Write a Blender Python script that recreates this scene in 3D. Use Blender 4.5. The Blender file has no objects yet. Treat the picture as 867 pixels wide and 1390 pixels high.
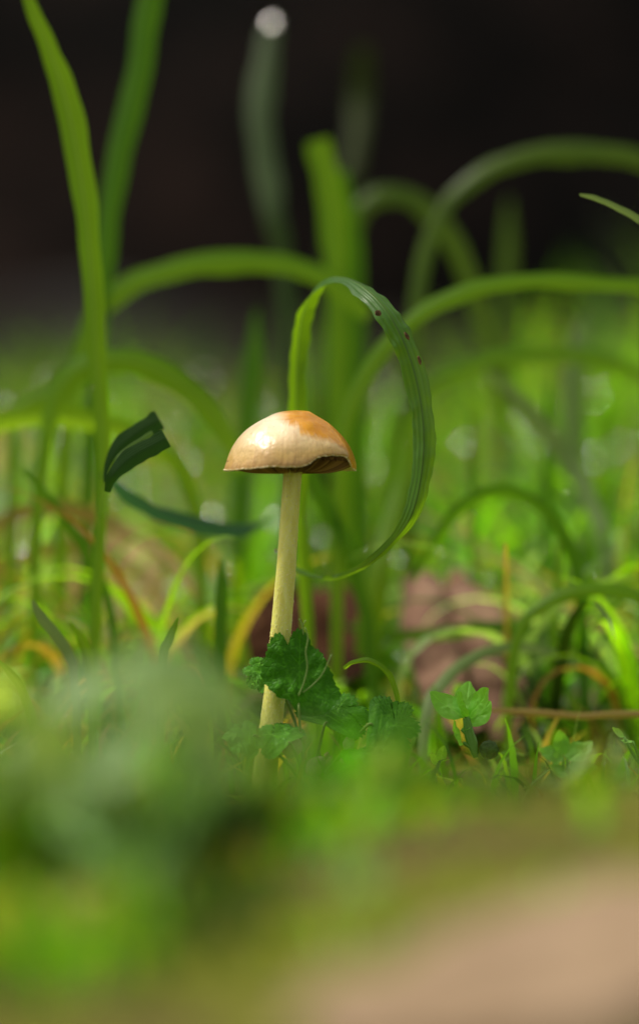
import bpy, bmesh, math, random
import numpy as np
from mathutils import Vector, Matrix, noise

random.seed(7)
rng = np.random.default_rng(7)
S = bpy.context.scene
R = math.radians

# ------------------------------------------------------------------ camera, sky, sun, exposure
CAM_H, CAM_D, FPX = 0.11, 0.60, 4150.0          # metres, metres, photo pixels per unit of tan
PITCH = math.atan(345.0 / FPX)
cam_data = bpy.data.cameras.new('camera')
cam = bpy.data.objects.new('camera', cam_data)
S.collection.objects.link(cam)
cam.location = (0, -CAM_D, CAM_H)
cam.rotation_euler = (R(90) - PITCH, 0, 0)
cam_data.sensor_fit = 'VERTICAL'
cam_data.lens = 100.0
cam_data.sensor_height = 100.0 * 1390.0 / FPX
cam_data.clip_start = 0.01
cam_data.clip_end = 200.0
cam_data.dof.use_dof = True
cam_data.dof.focus_distance = 0.601
cam_data.dof.aperture_fstop = 5.0
S.camera = cam

SUN_EL, SUN_AZ = R(58), R(-72)                     # azimuth from +Y (away from camera), negative to the left
w = bpy.data.worlds.new('World'); S.world = w; w.use_nodes = True
nt = w.node_tree
bg = nt.nodes['Background']
sky = nt.nodes.new('ShaderNodeTexSky')
sky.sky_type = 'NISHITA'; sky.sun_disc = False
sky.sun_elevation = SUN_EL; sky.sun_rotation = SUN_AZ
sky.dust_density = 4.0; sky.air_density = 1.0
hs = nt.nodes.new('ShaderNodeHueSaturation'); hs.inputs['Saturation'].default_value = 0.35
nt.links.new(sky.outputs[0], hs.inputs['Color'])
wm = nt.nodes.new('ShaderNodeMix'); wm.data_type = 'RGBA'; wm.blend_type = 'MULTIPLY'; wm.inputs[0].default_value = 1.0
wm.inputs[7].default_value = (1.0, 0.93, 0.80, 1)          # warm overcast
nt.links.new(hs.outputs[0], wm.inputs[6]); nt.links.new(wm.outputs[2], bg.inputs['Color'])
bg.inputs['Strength'].default_value = 0.10

sd = bpy.data.lights.new('sun', 'SUN'); sun = bpy.data.objects.new('sun', sd); S.collection.objects.link(sun)
sd.energy = 1.35; sd.angle = R(12); sd.color = (1.0, 0.94, 0.84)
to_sun = Vector((math.sin(SUN_AZ) * math.cos(SUN_EL), math.cos(SUN_AZ) * math.cos(SUN_EL), math.sin(SUN_EL)))
sun.rotation_euler = to_sun.to_track_quat('Z', 'Y').to_euler()

S.view_settings.view_transform = 'Standard'
S.view_settings.look = 'None'
S.view_settings.gamma = 1.0
S.view_settings.exposure = 0.74
S.render.engine = 'CYCLES'
S.cycles.use_denoising = True
S.cycles.max_bounces = 12
S.cycles.diffuse_bounces = 7
S.cycles.transmission_bounces = 8
S.cycles.sample_clamp_indirect = 6.0

# ------------------------------------------------------------------ geometry helpers
CP = Vector((0, -CAM_D, CAM_H))
FW = Vector((0, math.cos(PITCH), -math.sin(PITCH)))
UP = Vector((0, math.sin(PITCH), math.cos(PITCH)))
RT = Vector((1, 0, 0))


def W(px, py, z):
    """photo pixel and distance in cm -> world point"""
    d = z * 0.01
    return CP + (FW + RT * ((px - 433.5) / FPX) + UP * ((695.0 - py) / FPX)) * d


def ground_h(x, y):
    z = y + CAM_D
    h = 0.0025 * noise.noise(Vector((x * 30, y * 30, 0.3))) + 0.0012 * noise.noise(Vector((x * 90, y * 90, 1.3)))
    t = max(0.0, min(1.0, (0.565 - z) / 0.165))
    h += (0.033 + 0.005 * math.tanh(x * 40)) * t * t * (3 - 2 * t)      # little mound between the lens and the mushroom
    far = max(0.0, z - 1.0)
    h += 0.01 * min(far, 3.0) * noise.noise(Vector((x * 2, y * 2, 5.3)))
    return h


def ground_hit(px, py):
    z = 15.0
    while z < 400:
        p = W(px, py, z)
        if p.z <= ground_h(p.x, p.y): return p
        z *= 1.004
    return W(px, py, 400)


def mesh_obj(name, verts, faces, mat=None, parent=None, smooth=True, uvs=None, cols=None, kind=None):
    me = bpy.data.meshes.new(name)
    me.from_pydata([tuple(v) for v in verts], [], [tuple(f) for f in faces])
    if uvs is not None:
        uv = me.uv_layers.new(name='UVMap')
        li = np.empty(len(me.loops), dtype=np.int32); me.loops.foreach_get('vertex_index', li)
        uv.data.foreach_set('uv', np.asarray(uvs, dtype=np.float32)[li].ravel())
    if cols is not None:
        ca = me.color_attributes.new('tint', 'FLOAT_COLOR', 'POINT')
        c = np.ones((len(me.vertices), 4), dtype=np.float32); c[:, :3] = np.asarray(cols)
        ca.data.foreach_set('color', c.ravel())
    if smooth:
        me.polygons.foreach_set('use_smooth', np.ones(len(me.polygons), dtype=bool))
    if mat: me.materials.append(mat)
    o = bpy.data.objects.new(name, me)
    S.collection.objects.link(o)
    if parent is not None: o.parent = parent
    if kind: o['kind'] = kind
    return o


def quads_obj(name, V, F, mat, uv=None, col=None, kind=None, parent=None, smooth=True):
    """fast numpy mesh of quads"""
    me = bpy.data.meshes.new(name)
    V = np.asarray(V, dtype=np.float32); F = np.asarray(F, dtype=np.int32)
    me.vertices.add(len(V)); me.vertices.foreach_set('co', V.ravel())
    me.loops.add(F.size); me.loops.foreach_set('vertex_index', F.ravel())
    me.polygons.add(len(F))
    me.polygons.foreach_set('loop_start', np.arange(0, F.size, F.shape[1], dtype=np.int32))
    me.polygons.foreach_set('loop_total', np.full(len(F), F.shape[1], dtype=np.int32))
    me.update(calc_edges=True)
    if uv is not None:
        l = me.uv_layers.new(name='UVMap'); l.data.foreach_set('uv', np.asarray(uv, dtype=np.float32)[F.ravel()].ravel())
    if col is not None:
        ca = me.color_attributes.new('tint', 'FLOAT_COLOR', 'POINT')
        c = np.ones((len(V), 4), dtype=np.float32); c[:, :3] = col
        ca.data.foreach_set('color', c.ravel())
    if smooth: me.polygons.foreach_set('use_smooth', np.ones(len(F), dtype=bool))
    me.materials.append(mat)
    o = bpy.data.objects.new(name, me); S.collection.objects.link(o)
    if kind: o['kind'] = kind
    if parent is not None: o.parent = parent
    return o


def tag(o, label, cat, group=None, kind=None):
    o['label'] = label; o['category'] = cat
    if group: o['group'] = group
    if kind: o['kind'] = kind
    return o


def empty(name, loc, label, cat, group=None):
    o = bpy.data.objects.new(name, None); o.location = loc; o.empty_display_size = 0.005
    S.collection.objects.link(o)
    return tag(o, label, cat, group)


def child(o, p):
    """parent keeping world coordinates baked in the mesh (thing empties are unrotated)"""
    o.parent = p
    o.location = -Vector(p.location) if p.type == 'EMPTY' and p.parent is None else (0, 0, 0)
    return o


def cat(p0, p1, p2, p3, t):
    return 0.5 * ((2 * p1) + (-p0 + p2) * t + (2 * p0 - 5 * p1 + 4 * p2 - p3) * t * t + (-p0 + 3 * p1 - 3 * p2 + p3) * t ** 3)


def spline(P, n):
    """P: (k, d) array, n samples per span"""
    P = np.asarray(P, dtype=float)
    Q = np.vstack([2 * P[0] - P[1], P, 2 * P[-1] - P[-2]])
    out = []
    for i in range(1, len(Q) - 2):
        for j in range(n):
            out.append(cat(Q[i - 1], Q[i], Q[i + 1], Q[i + 2], j / n))
    out.append(Q[-2])
    return np.array(out)


def ribbon_data(pts, n=7, nc=8, keel=0.25, ripple=0.0, ripple_n=30, crease=1.0, s0=-1.0, s1=1.0, edge_noise=0.10):
    """pts: (px, py, z_cm, width_px[, roll_deg])"""
    P = []
    for p in pts:
        q = W(p[0], p[1], p[2]); wd = p[3] * p[2] * 0.01 / FPX
        P.append([q.x, q.y, q.z, wd, p[4] if len(p) > 4 else 15.0])
    A = spline(P, n)
    A[:, 3] *= np.array([1 + 0.22 * noise.noise(Vector((i * 0.11, P[0][0] * 70, 4.2))) for i in range(len(A))])
    A[:, 3] = np.maximum(A[:, 3], 0.00008)
    N = len(A); V, UV = [], []
    L = 0.0
    for i in range(N):
        c = Vector(A[i, :3])
        t = Vector(A[min(i + 1, N - 1), :3]) - Vector(A[max(i - 1, 0), :3]); t.normalize()
        v = (c - CP).normalized()
        s = t.cross(v); s = s.normalized() if s.length > 1e-4 else RT
        m = s.cross(t).normalized()
        rot = Matrix.Rotation(R(A[i, 4]), 3, t)
        s = rot @ s; m = rot @ m
        if i: L += (c - Vector(A[i - 1, :3])).length
        for j in range(nc + 1):
            u = s0 + (s1 - s0) * j / nc
            k = abs(u) ** crease * keel
            off = s * (u * A[i, 3] * 0.5 * math.cos(min(1.2, keel))) + m * (k * A[i, 3] * 0.5)
            if ripple:
                rr = 1.5 * noise.noise(Vector((i * 0.33, u * 0.8, 3.0))) * (0.4 + abs(noise.noise(Vector((i * 0.05, 2, 1)))) * 2)
                off += m * (ripple * A[i, 3] * rr * (0.35 + abs(u)))
            if edge_noise:
                off += s * (math.copysign(1, u) * abs(u) ** 3 * edge_noise * A[i, 3] * noise.noise(Vector((i * 0.23, u * 2, 7.0))))
            V.append(c + off); UV.append(((u + 1) / 2, L * 10))
    F = []
    for i in range(N - 1):
        for j in range(nc):
            a = i * (nc + 1) + j
            F.append((a, a + 1, a + nc + 2, a + nc + 1))
    return V, F, UV


def blade(label, pts, mat, cat_='grass blade', name='grass_blade', group=None, **kw):
    V, F, UV = ribbon_data(pts, **kw)
    base = W(*pts[-1][:3])
    V = [v - base for v in V]
    o = mesh_obj(name, V, F, mat, uvs=UV)
    o.location = base
    return tag(o, label, cat_, group)


def tube_data(pts, n=6, seg=8, flat=1.0):
    """pts: (Vector, radius)"""
    P = [[p[0][0], p[0][1], p[0][2], p[1]] for p in pts]
    A = spline(P, n); N = len(A); V, F, UV = [], [], []
    ref = Vector((0.3, 1, 0.1)).normalized()
    for i in range(N):
        c = Vector(A[i, :3]); t = (Vector(A[min(i + 1, N - 1), :3]) - Vector(A[max(i - 1, 0), :3])).normalized()
        a = t.cross(ref); a = a.normalized() if a.length > 1e-4 else RT
        b = t.cross(a).normalized()
        for j in range(seg):
            g = 2 * math.pi * j / seg
            V.append(c + (a * math.cos(g) + b * math.sin(g) * flat) * max(A[i, 3], 2e-5)); UV.append((j / seg, i / N))
    for i in range(N - 1):
        for j in range(seg):
            F.append((i * seg + j, i * seg + (j + 1) % seg, (i + 1) * seg + (j + 1) % seg, (i + 1) * seg + j))
    F.append(tuple(range(seg - 1, -1, -1))); F.append(tuple((N - 1) * seg + j for j in range(seg)))
    return V, F, UV


# ------------------------------------------------------------------ material helpers
def new_mat(name):
    m = bpy.data.materials.new(name); m.use_nodes = True
    nt = m.node_tree
    for n in list(nt.nodes): nt.nodes.remove(n)
    out = nt.nodes.new('ShaderNodeOutputMaterial')
    return m, nt, out


def nd(nt, t, **kw):
    n = nt.nodes.new(t)
    for k, v in kw.items():
        if k.startswith('_'): setattr(n, k[1:], v)
        else: n.inputs[k.replace('__', ' ')].default_value = v
    return n


def mixc(nt, fac, a, b, mode='MIX'):
    n = nt.nodes.new('ShaderNodeMix'); n.data_type = 'RGBA'; n.blend_type = mode
    for sock, v in ((n.inputs[0], fac), (n.inputs[6], a), (n.inputs[7], b)):
        if hasattr(v, 'is_linked') or isinstance(v, bpy.types.NodeSocket): nt.links.new(v, sock)
        elif isinstance(v, (int, float)): sock.default_value = v
        else: sock.default_value = (*v, 1)
    return n.outputs[2]


def ramp(nt, src, stops, interp='LINEAR'):
    n = nt.nodes.new('ShaderNodeValToRGB'); n.color_ramp.interpolation = interp
    e = n.color_ramp.elements
    while len(e) > 1: e.remove(e[-1])
    e[0].position = stops[0][0]; e[0].color = (*stops[0][1], 1)
    for p, c in stops[1:]:
        x = e.new(p); x.color = (*c, 1)
    nt.links.new(src, n.inputs[0])
    return n.outputs[0]


def leaf_mat(name, base, trans=None, tfac=0.4, rough=0.35, ribs=9, rib_amt=0.3, midrib=None, vary=0.35, bump=0.3,
             tint=False, spots=False, coat=0.0, nscale=260.0, spec=0.5, light=(0.45, 0.62, 0.01), cells=0):
    """thin leaf: reflecting skin + light let through"""
    m, nt, out = new_mat(name)
    trans = trans or tuple(min(1, c * 1.5) for c in base)
    tc = nd(nt, 'ShaderNodeTexCoord')
    geo = tc.outputs['Object']
    nz = nd(nt, 'ShaderNodeTexNoise', Scale=nscale, Detail=4.0); nt.links.new(geo, nz.inputs['Vector'])
    nl = nd(nt, 'ShaderNodeTexNoise', Scale=nscale * 0.2, Detail=2.0); nt.links.new(geo, nl.inputs['Vector'])
    sep = nd(nt, 'ShaderNodeSeparateXYZ'); nt.links.new(tc.outputs['UV'], sep.inputs[0])
    mul = nd(nt, 'ShaderNodeMath', _operation='MULTIPLY'); nt.links.new(sep.outputs[0], mul.inputs[0]); mul.inputs[1].default_value = ribs * 6.283
    sn = nd(nt, 'ShaderNodeMath', _operation='SINE'); nt.links.new(mul.outputs[0], sn.inputs[0])
    r01 = nd(nt, 'ShaderNodeMapRange'); nt.links.new(sn.outputs[0], r01.inputs[0]); r01.inputs[1].default_value = -1
    cols = []
    for c in (base, trans):
        if tint:
            at = nd(nt, 'ShaderNodeVertexColor', _layer_name='tint'); src = at.outputs[0]
            src = mixc(nt, 1.0, src, c, 'MULTIPLY')
        else:
            rgb = nd(nt, 'ShaderNodeRGB'); rgb.outputs[0].default_value = (*c, 1); src = rgb.outputs[0]
        d = mixc(nt, vary, src, tuple(0.0 for _ in range(3)))
        b = mixc(nt, vary * 0.35, src, light)
        s = mixc(nt, nl.outputs[0], d, b)
        s = mixc(nt, 0.5, src, s)
        if rib_amt:
            f = nd(nt, 'ShaderNodeMath', _operation='MULTIPLY'); nt.links.new(r01.outputs[0], f.inputs[0]); f.inputs[1].default_value = rib_amt
            s = mixc(nt, f.outputs[0], s, tuple(x * 0.45 for x in c)) if not tint else mixc(nt, f.outputs[0], s, (0.01, 0.03, 0.005))
        if midrib:
            dd = nd(nt, 'ShaderNodeMath', _operation='SUBTRACT'); nt.links.new(sep.outputs[0], dd.inputs[0]); dd.inputs[1].default_value = 0.5
            ab = nd(nt, 'ShaderNodeMath', _operation='ABSOLUTE'); nt.links.new(dd.outputs[0], ab.inputs[0])
            mr = nd(nt, 'ShaderNodeMapRange'); nt.links.new(ab.outputs[0], mr.inputs[0])
            mr.inputs[1].default_value = 0.015; mr.inputs[2].default_value = 0.06; mr.inputs[3].default_value = 1; mr.inputs[4].default_value = 0
            s = mixc(nt, mr.outputs[0], s, midrib)
        if spots:
            vo = nd(nt, 'ShaderNodeTexNoise', Scale=330.0, Detail=1.0); nt.links.new(geo, vo.inputs['Vector'])
            f2 = nd(nt, 'ShaderNodeMapRange'); nt.links.new(vo.outputs[0], f2.inputs[0]); f2.inputs[1].default_value = 0.72; f2.inputs[2].default_value = 0.76
            s = mixc(nt, f2.outputs[0], s, (0.05, 0.03, 0.01))
        cols.append(s)
    bp = nd(nt, 'ShaderNodeBump', Strength=bump, Distance=0.0003)
    ad = nd(nt, 'ShaderNodeMath', _operation='ADD'); nt.links.new(nz.outputs[0], ad.inputs[0]); nt.links.new(r01.outputs[0], ad.inputs[1])
    hsock = ad.outputs[0]
    if cells:
        vc = nd(nt, 'ShaderNodeTexVoronoi', Scale=cells, _feature='DISTANCE_TO_EDGE'); nt.links.new(geo, vc.inputs['Vector'])
        m2 = nd(nt, 'ShaderNodeMapRange'); nt.links.new(vc.outputs['Distance'], m2.inputs[0]); m2.inputs[2].default_value = 0.16
        a2 = nd(nt, 'ShaderNodeMath', _operation='MULTIPLY_ADD'); nt.links.new(m2.outputs[0], a2.inputs[0]); a2.inputs[1].default_value = 1.6; nt.links.new(hsock, a2.inputs[2])
        hsock = a2.outputs[0]
        inv = nd(nt, 'ShaderNodeMapRange'); nt.links.new(m2.outputs[0], inv.inputs[0]); inv.inputs[3].default_value = 0.12; inv.inputs[4].default_value = 0
        cols[0] = mixc(nt, inv.outputs[0], cols[0], (0.10, 0.24, 0.06))
    nt.links.new(hsock, bp.inputs['Height'])
    pr = nd(nt, 'ShaderNodeBsdfPrincipled', Roughness=rough)
    pr.inputs['Specular IOR Level'].default_value = spec
    pr.inputs['Coat Weight'].default_value = coat; pr.inputs['Coat Roughness'].default_value = 0.12
    nt.links.new(cols[0], pr.inputs['Base Color']); nt.links.new(bp.outputs[0], pr.inputs['Normal'])
    tr = nd(nt, 'ShaderNodeBsdfTranslucent'); nt.links.new(cols[1], tr.inputs[0])
    mx = nd(nt, 'ShaderNodeMixShader'); mx.inputs[0].default_value = tfac
    nt.links.new(pr.outputs[0], mx.inputs[1]); nt.links.new(tr.outputs[0], mx.inputs[2]); nt.links.new(mx.outputs[0], out.inputs[0])
    return m


G_BRIGHT = leaf_mat('bright_blade', (0.10, 0.28, 0.010), (0.52, 0.90, 0.02), 0.56, 0.42, spec=0.25, vary=0.6, rib_amt=0.4, ribs=5, midrib=(0.30, 0.50, 0.05))
G_MID = leaf_mat('mid_green_blade', (0.045, 0.17, 0.01), (0.24, 0.60, 0.01), 0.5, 0.42, spec=0.3, vary=0.6, rib_amt=0.4, ribs=5)
G_DIM = leaf_mat('olive_blade', (0.06, 0.13, 0.008), (0.22, 0.38, 0.006), 0.45, 0.38, spec=0.5, vary=0.6)
G_GREY = leaf_mat('grey_green_blade', (0.045, 0.085, 0.03), (0.07, 0.14, 0.03), 0.3, 0.5, spec=0.3)
G_DARK = leaf_mat('dark_blade', (0.012, 0.065, 0.014), (0.03, 0.14, 0.012), 0.2, 0.5, rib_amt=0.3, spec=0.2)
G_DARK_OLIVE = leaf_mat('dark_olive_blade', (0.018, 0.032, 0.005), (0.03, 0.05, 0.005), 0.3, 0.5, spec=0.1)  # a much darker tone of olive
G_TEAL = leaf_mat('teal_blade', (0.03, 0.13, 0.06), (0.05, 0.2, 0.05), 0.35, 0.42, spec=0.4)
G_LOOP = leaf_mat('loop_blade', (0.040, 0.17, 0.035), (0.34, 0.66, 0.006), 0.42, 0.36, ribs=5, rib_amt=0.22, midrib=(0.11, 0.22, 0.03), vary=0.6, spots=False, bump=0.5, spec=0.45)
G_PALE = leaf_mat('pale_blade', (0.20, 0.32, 0.10), (0.35, 0.5, 0.12), 0.4, 0.45)
STRAW = leaf_mat('straw', (0.42, 0.29, 0.07), (0.5, 0.34, 0.06), 0.3, 0.5)
MEADOW = leaf_mat('meadow', (1, 1, 1), (2.45, 2.5, 0.75), 0.56, 0.42, tint=True, rib_amt=0.2, nscale=120, coat=0.25, spec=0.35)
BROAD = leaf_mat('broad_leaf', (1, 1, 1), (1.8, 1.6, 0.4), 0.45, 0.42, spec=0.3, tint=True, rib_amt=0.0, ribs=0, nscale=200)


def rock_mat(name, stops, scale, rough=0.85, bump=0.6, dist=0.002, spec=0.3):
    m, nt, out = new_mat(name)
    tc = nd(nt, 'ShaderNodeTexCoord')
    n1 = nd(nt, 'ShaderNodeTexNoise', Scale=scale, Detail=8.0, Roughness=0.65); nt.links.new(tc.outputs['Object'], n1.inputs['Vector'])
    c = ramp(nt, n1.outputs[0], stops)
    n2 = nd(nt, 'ShaderNodeTexNoise', Scale=scale * 5, Detail=6.0); nt.links.new(tc.outputs['Object'], n2.inputs['Vector'])
    bp = nd(nt, 'ShaderNodeBump', Strength=bump, Distance=dist); nt.links.new(n2.outputs[0], bp.inputs['Height'])
    pr = nd(nt, 'ShaderNodeBsdfPrincipled', Roughness=rough); pr.inputs['Specular IOR Level'].default_value = spec
    nt.links.new(c, pr.inputs['Base Color']); nt.links.new(bp.outputs[0], pr.inputs['Normal']); nt.links.new(pr.outputs[0], out.inputs[0])
    return m


# ------------------------------------------------------------------ the setting: ground and far bank
def ground_material():
    m, nt, out = new_mat('ground')
    tc = nd(nt, 'ShaderNodeTexCoord'); P = tc.outputs['Object']
    n1 = nd(nt, 'ShaderNodeTexNoise', Scale=38.0, Detail=6.0, Roughness=0.6); nt.links.new(P, n1.inputs['Vector'])
    n2 = nd(nt, 'ShaderNodeTexNoise', Scale=420.0, Detail=6.0); nt.links.new(P, n2.inputs['Vector'])
    soil = ramp(nt, n2.outputs[0], [(0.3, (0.03, 0.017, 0.010)), (0.6, (0.10, 0.060, 0.034)), (0.8, (0.2, 0.14, 0.08))])
    moss = ramp(nt, n2.outputs[0], [(0.3, (0.06, 0.07, 0.005)), (0.7, (0.20, 0.22, 0.02))])
    f = nd(nt, 'ShaderNodeMapRange'); nt.links.new(n1.outputs[0], f.inputs[0]); f.inputs[1].default_value = 0.36; f.inputs[2].default_value = 0.52
    near = mixc(nt, f.outputs[0], soil, moss)
    sp = nd(nt, 'ShaderNodeSeparateXYZ'); nt.links.new(P, sp.inputs[0])
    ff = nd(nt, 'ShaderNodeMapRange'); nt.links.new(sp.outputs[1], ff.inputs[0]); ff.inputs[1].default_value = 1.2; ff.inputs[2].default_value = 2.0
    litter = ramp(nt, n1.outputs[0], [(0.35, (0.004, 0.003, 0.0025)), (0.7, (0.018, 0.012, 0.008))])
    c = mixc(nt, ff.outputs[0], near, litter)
    bp = nd(nt, 'ShaderNodeBump', Strength=0.8, Distance=0.001); nt.links.new(n2.outputs[0], bp.inputs['Height'])
    pr = nd(nt, 'ShaderNodeBsdfPrincipled', Roughness=0.8)
    pr.inputs['Specular IOR Level'].default_value = 0.1
    nt.links.new(c, pr.inputs['Base Color']); nt.links.new(bp.outputs[0], pr.inputs['Normal']); nt.links.new(pr.outputs[0], out.inputs[0])
    return m


def ground():
    xs = np.concatenate([-np.geomspace(60, 0.31, 34), np.linspace(-0.3, 0.3, 181), np.geomspace(0.31, 60, 34)])
    ys = np.concatenate([-np.geomspace(30, 0.71, 20), np.linspace(-0.7, 0.5, 361), np.geomspace(0.51, 90, 60)])
    X, Y = np.meshgrid(xs, ys)
    Z = np.array([[ground_h(x, y) for x in xs] for y in ys])
    V = np.stack([X, Y, Z], -1).reshape(-1, 3)
    nx, ny = len(xs), len(ys)
    i, j = np.meshgrid(np.arange(nx - 1), np.arange(ny - 1)); a = (j * nx + i).ravel()
    F = np.stack([a, a + 1, a + nx + 1, a + nx], 1)
    quads_obj('ground', V, F, ground_material(), kind='structure')


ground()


def bank():
    """shaded earth slope at the wood's edge, several metres behind the meadow"""
    mat = rock_mat('bank_earth_shade', [(0.42, (0.001, 0.001, 0.0008)), (0.53, (0.004, 0.003, 0.0025)), (0.70, (0.024, 0.014, 0.011))], 2.6, rough=0.95, spec=0.1, dist=0.02)  # earth colour taken down to near black so the slope looks shaded
    nx, ny = 140, 40; V = []
    for j in range(ny + 1):
        for i in range(nx + 1):
            x = -14 + 28 * i / nx; t = j / ny
            y = 4.6 + 0.04 * x * x * 0.6 + 2.4 * t + 0.35 * noise.noise(Vector((x * 0.9, t * 3, 2)))
            z = -0.05 + 3.2 * t + 0.22 * noise.noise(Vector((x * 1.2, t * 5, 9)))
            V.append((x, y, z))
    F = [(j * (nx + 1) + i, j * (nx + 1) + i + 1, (j + 1) * (nx + 1) + i + 1, (j + 1) * (nx + 1) + i) for j in range(ny) for i in range(nx)]
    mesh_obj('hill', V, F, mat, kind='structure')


bank()


# ------------------------------------------------------------------ meadow grass (uncountable) behind and around
def blades_np(n, X, Y, Z, H, Wd, lean_dir, lean, face, cols, seg=6, tipdrop=0.6):
    """vectorised bent blades; returns V,F,UV,C"""
    t = np.linspace(0, 1, seg + 1)[None, :]
    hx = np.cos(lean_dir)[:, None]; hy = np.sin(lean_dir)[:, None]
    ang = lean[:, None] * (0.25 * t + tipdrop * t ** 2)         # bend angle from vertical along the blade
    ds = H[:, None] / seg
    cx = np.cumsum(np.sin(ang) * ds, 1) - np.sin(ang[:, :1]) * ds
    cz = np.cumsum(np.cos(ang) * ds, 1) - np.cos(ang[:, :1]) * ds
    PX = X[:, None] + hx * cx; PY = Y[:, None] + hy * cx; PZ = Z[:, None] + cz
    wd = Wd[:, None] * (1 - t ** 2.2) * (0.55 + 0.45 * np.minimum(1, t * 4)) + 0.00008
    fx = np.cos(face)[:, None]; fy = np.sin(face)[:, None]
    Vl = np.stack([PX - fx * wd / 2, PY - fy * wd / 2, PZ + wd * 0.12], -1)
    Vm = np.stack([PX, PY, PZ - wd * 0.12], -1)
    Vr = np.stack([PX + fx * wd / 2, PY + fy * wd / 2, PZ + wd * 0.12], -1)
    V = np.stack([Vl, Vm, Vr], 2).reshape(-1, 3)
    b = (np.arange(n) * (seg + 1) * 3)[:, None, None]
    k = (np.arange(seg) * 3)[None, :, None]
    q = np.array([[0, 1, 4, 3], [1, 2, 5, 4]])
    F = (b[..., None] + k[..., None] + q[None, None, :, :]).reshape(-1, 4)
    U = np.zeros((n, seg + 1, 3, 2)); U[..., 0] = np.array([0, .5, 1]); U[..., 1] = t[..., None]
    C = np.repeat(cols, (seg + 1) * 3, 0)
    return V, F, U.reshape(-1, 2), C


def gh_np(X, Y):
    return np.array([ground_h(x, y) for x, y in zip(X, Y)])


def palette(n, stops):
    cols = np.array([s[1] for s in stops]); p = np.array([s[0] for s in stops], float); p /= p.sum()
    c = cols[rng.choice(len(cols), n, p=p)]
    return c * rng.uniform(0.7, 1.3, (n, 1)) * rng.uniform(0.9, 1.1, (n, 3))


GREENS = [(5, (0.09, 0.24, 0.006)), (5, (0.15, 0.33, 0.006)), (2.5, (0.03, 0.09, 0.006)), (1.6, (0.20, 0.32, 0.13)), (1.0, (0.26, 0.27, 0.03)), (0.6, (0.42, 0.32, 0.12))]


def meadow():
    # depth from 0.75 m to 3.6 m past the camera, inside a widened view wedge
    n = 11000
    z = 0.78 + (1.6 - 0.78) * rng.random(n) ** 1.1
    x = rng.uniform(-1, 1, n) * (0.16 + z * 0.19)
    y = z - CAM_D
    H = rng.uniform(0.025, 0.075, n) * (0.6 + 0.5 * np.clip((z - 0.75) / 0.7, 0, 1))
    H *= 1 + 0.45 * np.clip(x / z * 8, -0.6, 1)
    patch = np.array([noise.noise(Vector((a * 9, b * 5, 3.3))) for a, b in zip(x, y)])
    patch2 = np.array([noise.noise(Vector((a * 26, b * 14, 7.3))) for a, b in zip(x, y)])
    H *= np.clip(0.95 + 1.3 * patch + 0.9 * patch2, 0.15, 1.7)
    Wd = rng.uniform(0.0016, 0.0042, n)
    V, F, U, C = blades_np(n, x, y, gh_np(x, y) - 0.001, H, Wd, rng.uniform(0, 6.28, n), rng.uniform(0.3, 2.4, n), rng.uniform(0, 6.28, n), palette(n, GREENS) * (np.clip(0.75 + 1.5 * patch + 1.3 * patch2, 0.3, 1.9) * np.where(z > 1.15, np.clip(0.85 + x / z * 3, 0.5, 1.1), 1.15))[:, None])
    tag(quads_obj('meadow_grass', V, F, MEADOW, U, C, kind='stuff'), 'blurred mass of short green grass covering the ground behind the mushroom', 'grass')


meadow()


def mid_tufts():
    # clumps of taller, wider blades just behind the mushroom, thickest to the right
    n = 4600; nc = 240
    cz = 0.74 + 0.75 * rng.random(nc) ** 1.3; cx = rng.uniform(-1, 1, nc) * (0.03 + cz * 0.14)
    cx = np.where(rng.random(nc) < 0.3, np.abs(cx), cx)
    k = rng.integers(0, nc, n); z = cz[k] + rng.normal(0, 0.012, n); x = cx[k] + rng.normal(0, 0.012, n); y = z - CAM_D
    ch = rng.uniform(0.5, 1.0, nc)
    H = rng.uniform(0.02, 0.085, n) * ch[k] * np.where(x > 0.02, 1.0, 0.75); Wd = rng.uniform(0.0015, 0.0055, n)
    V, F, U, C = blades_np(n, x, y, gh_np(x, y) - 0.001, H, Wd, rng.uniform(0, 6.28, n), rng.uniform(0.3, 3.2, n), rng.uniform(0, 6.28, n), palette(nc, GREENS + [(3.0, (0.24, 0.36, 0.18))])[k] * rng.uniform(0.8, 1.25, (n, 1)), seg=9)
    tag(quads_obj('grass_tufts', V, F, MEADOW, U, C, kind='stuff'), 'tangled taller grass tufts close behind the mushroom', 'grass')


mid_tufts()


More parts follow.
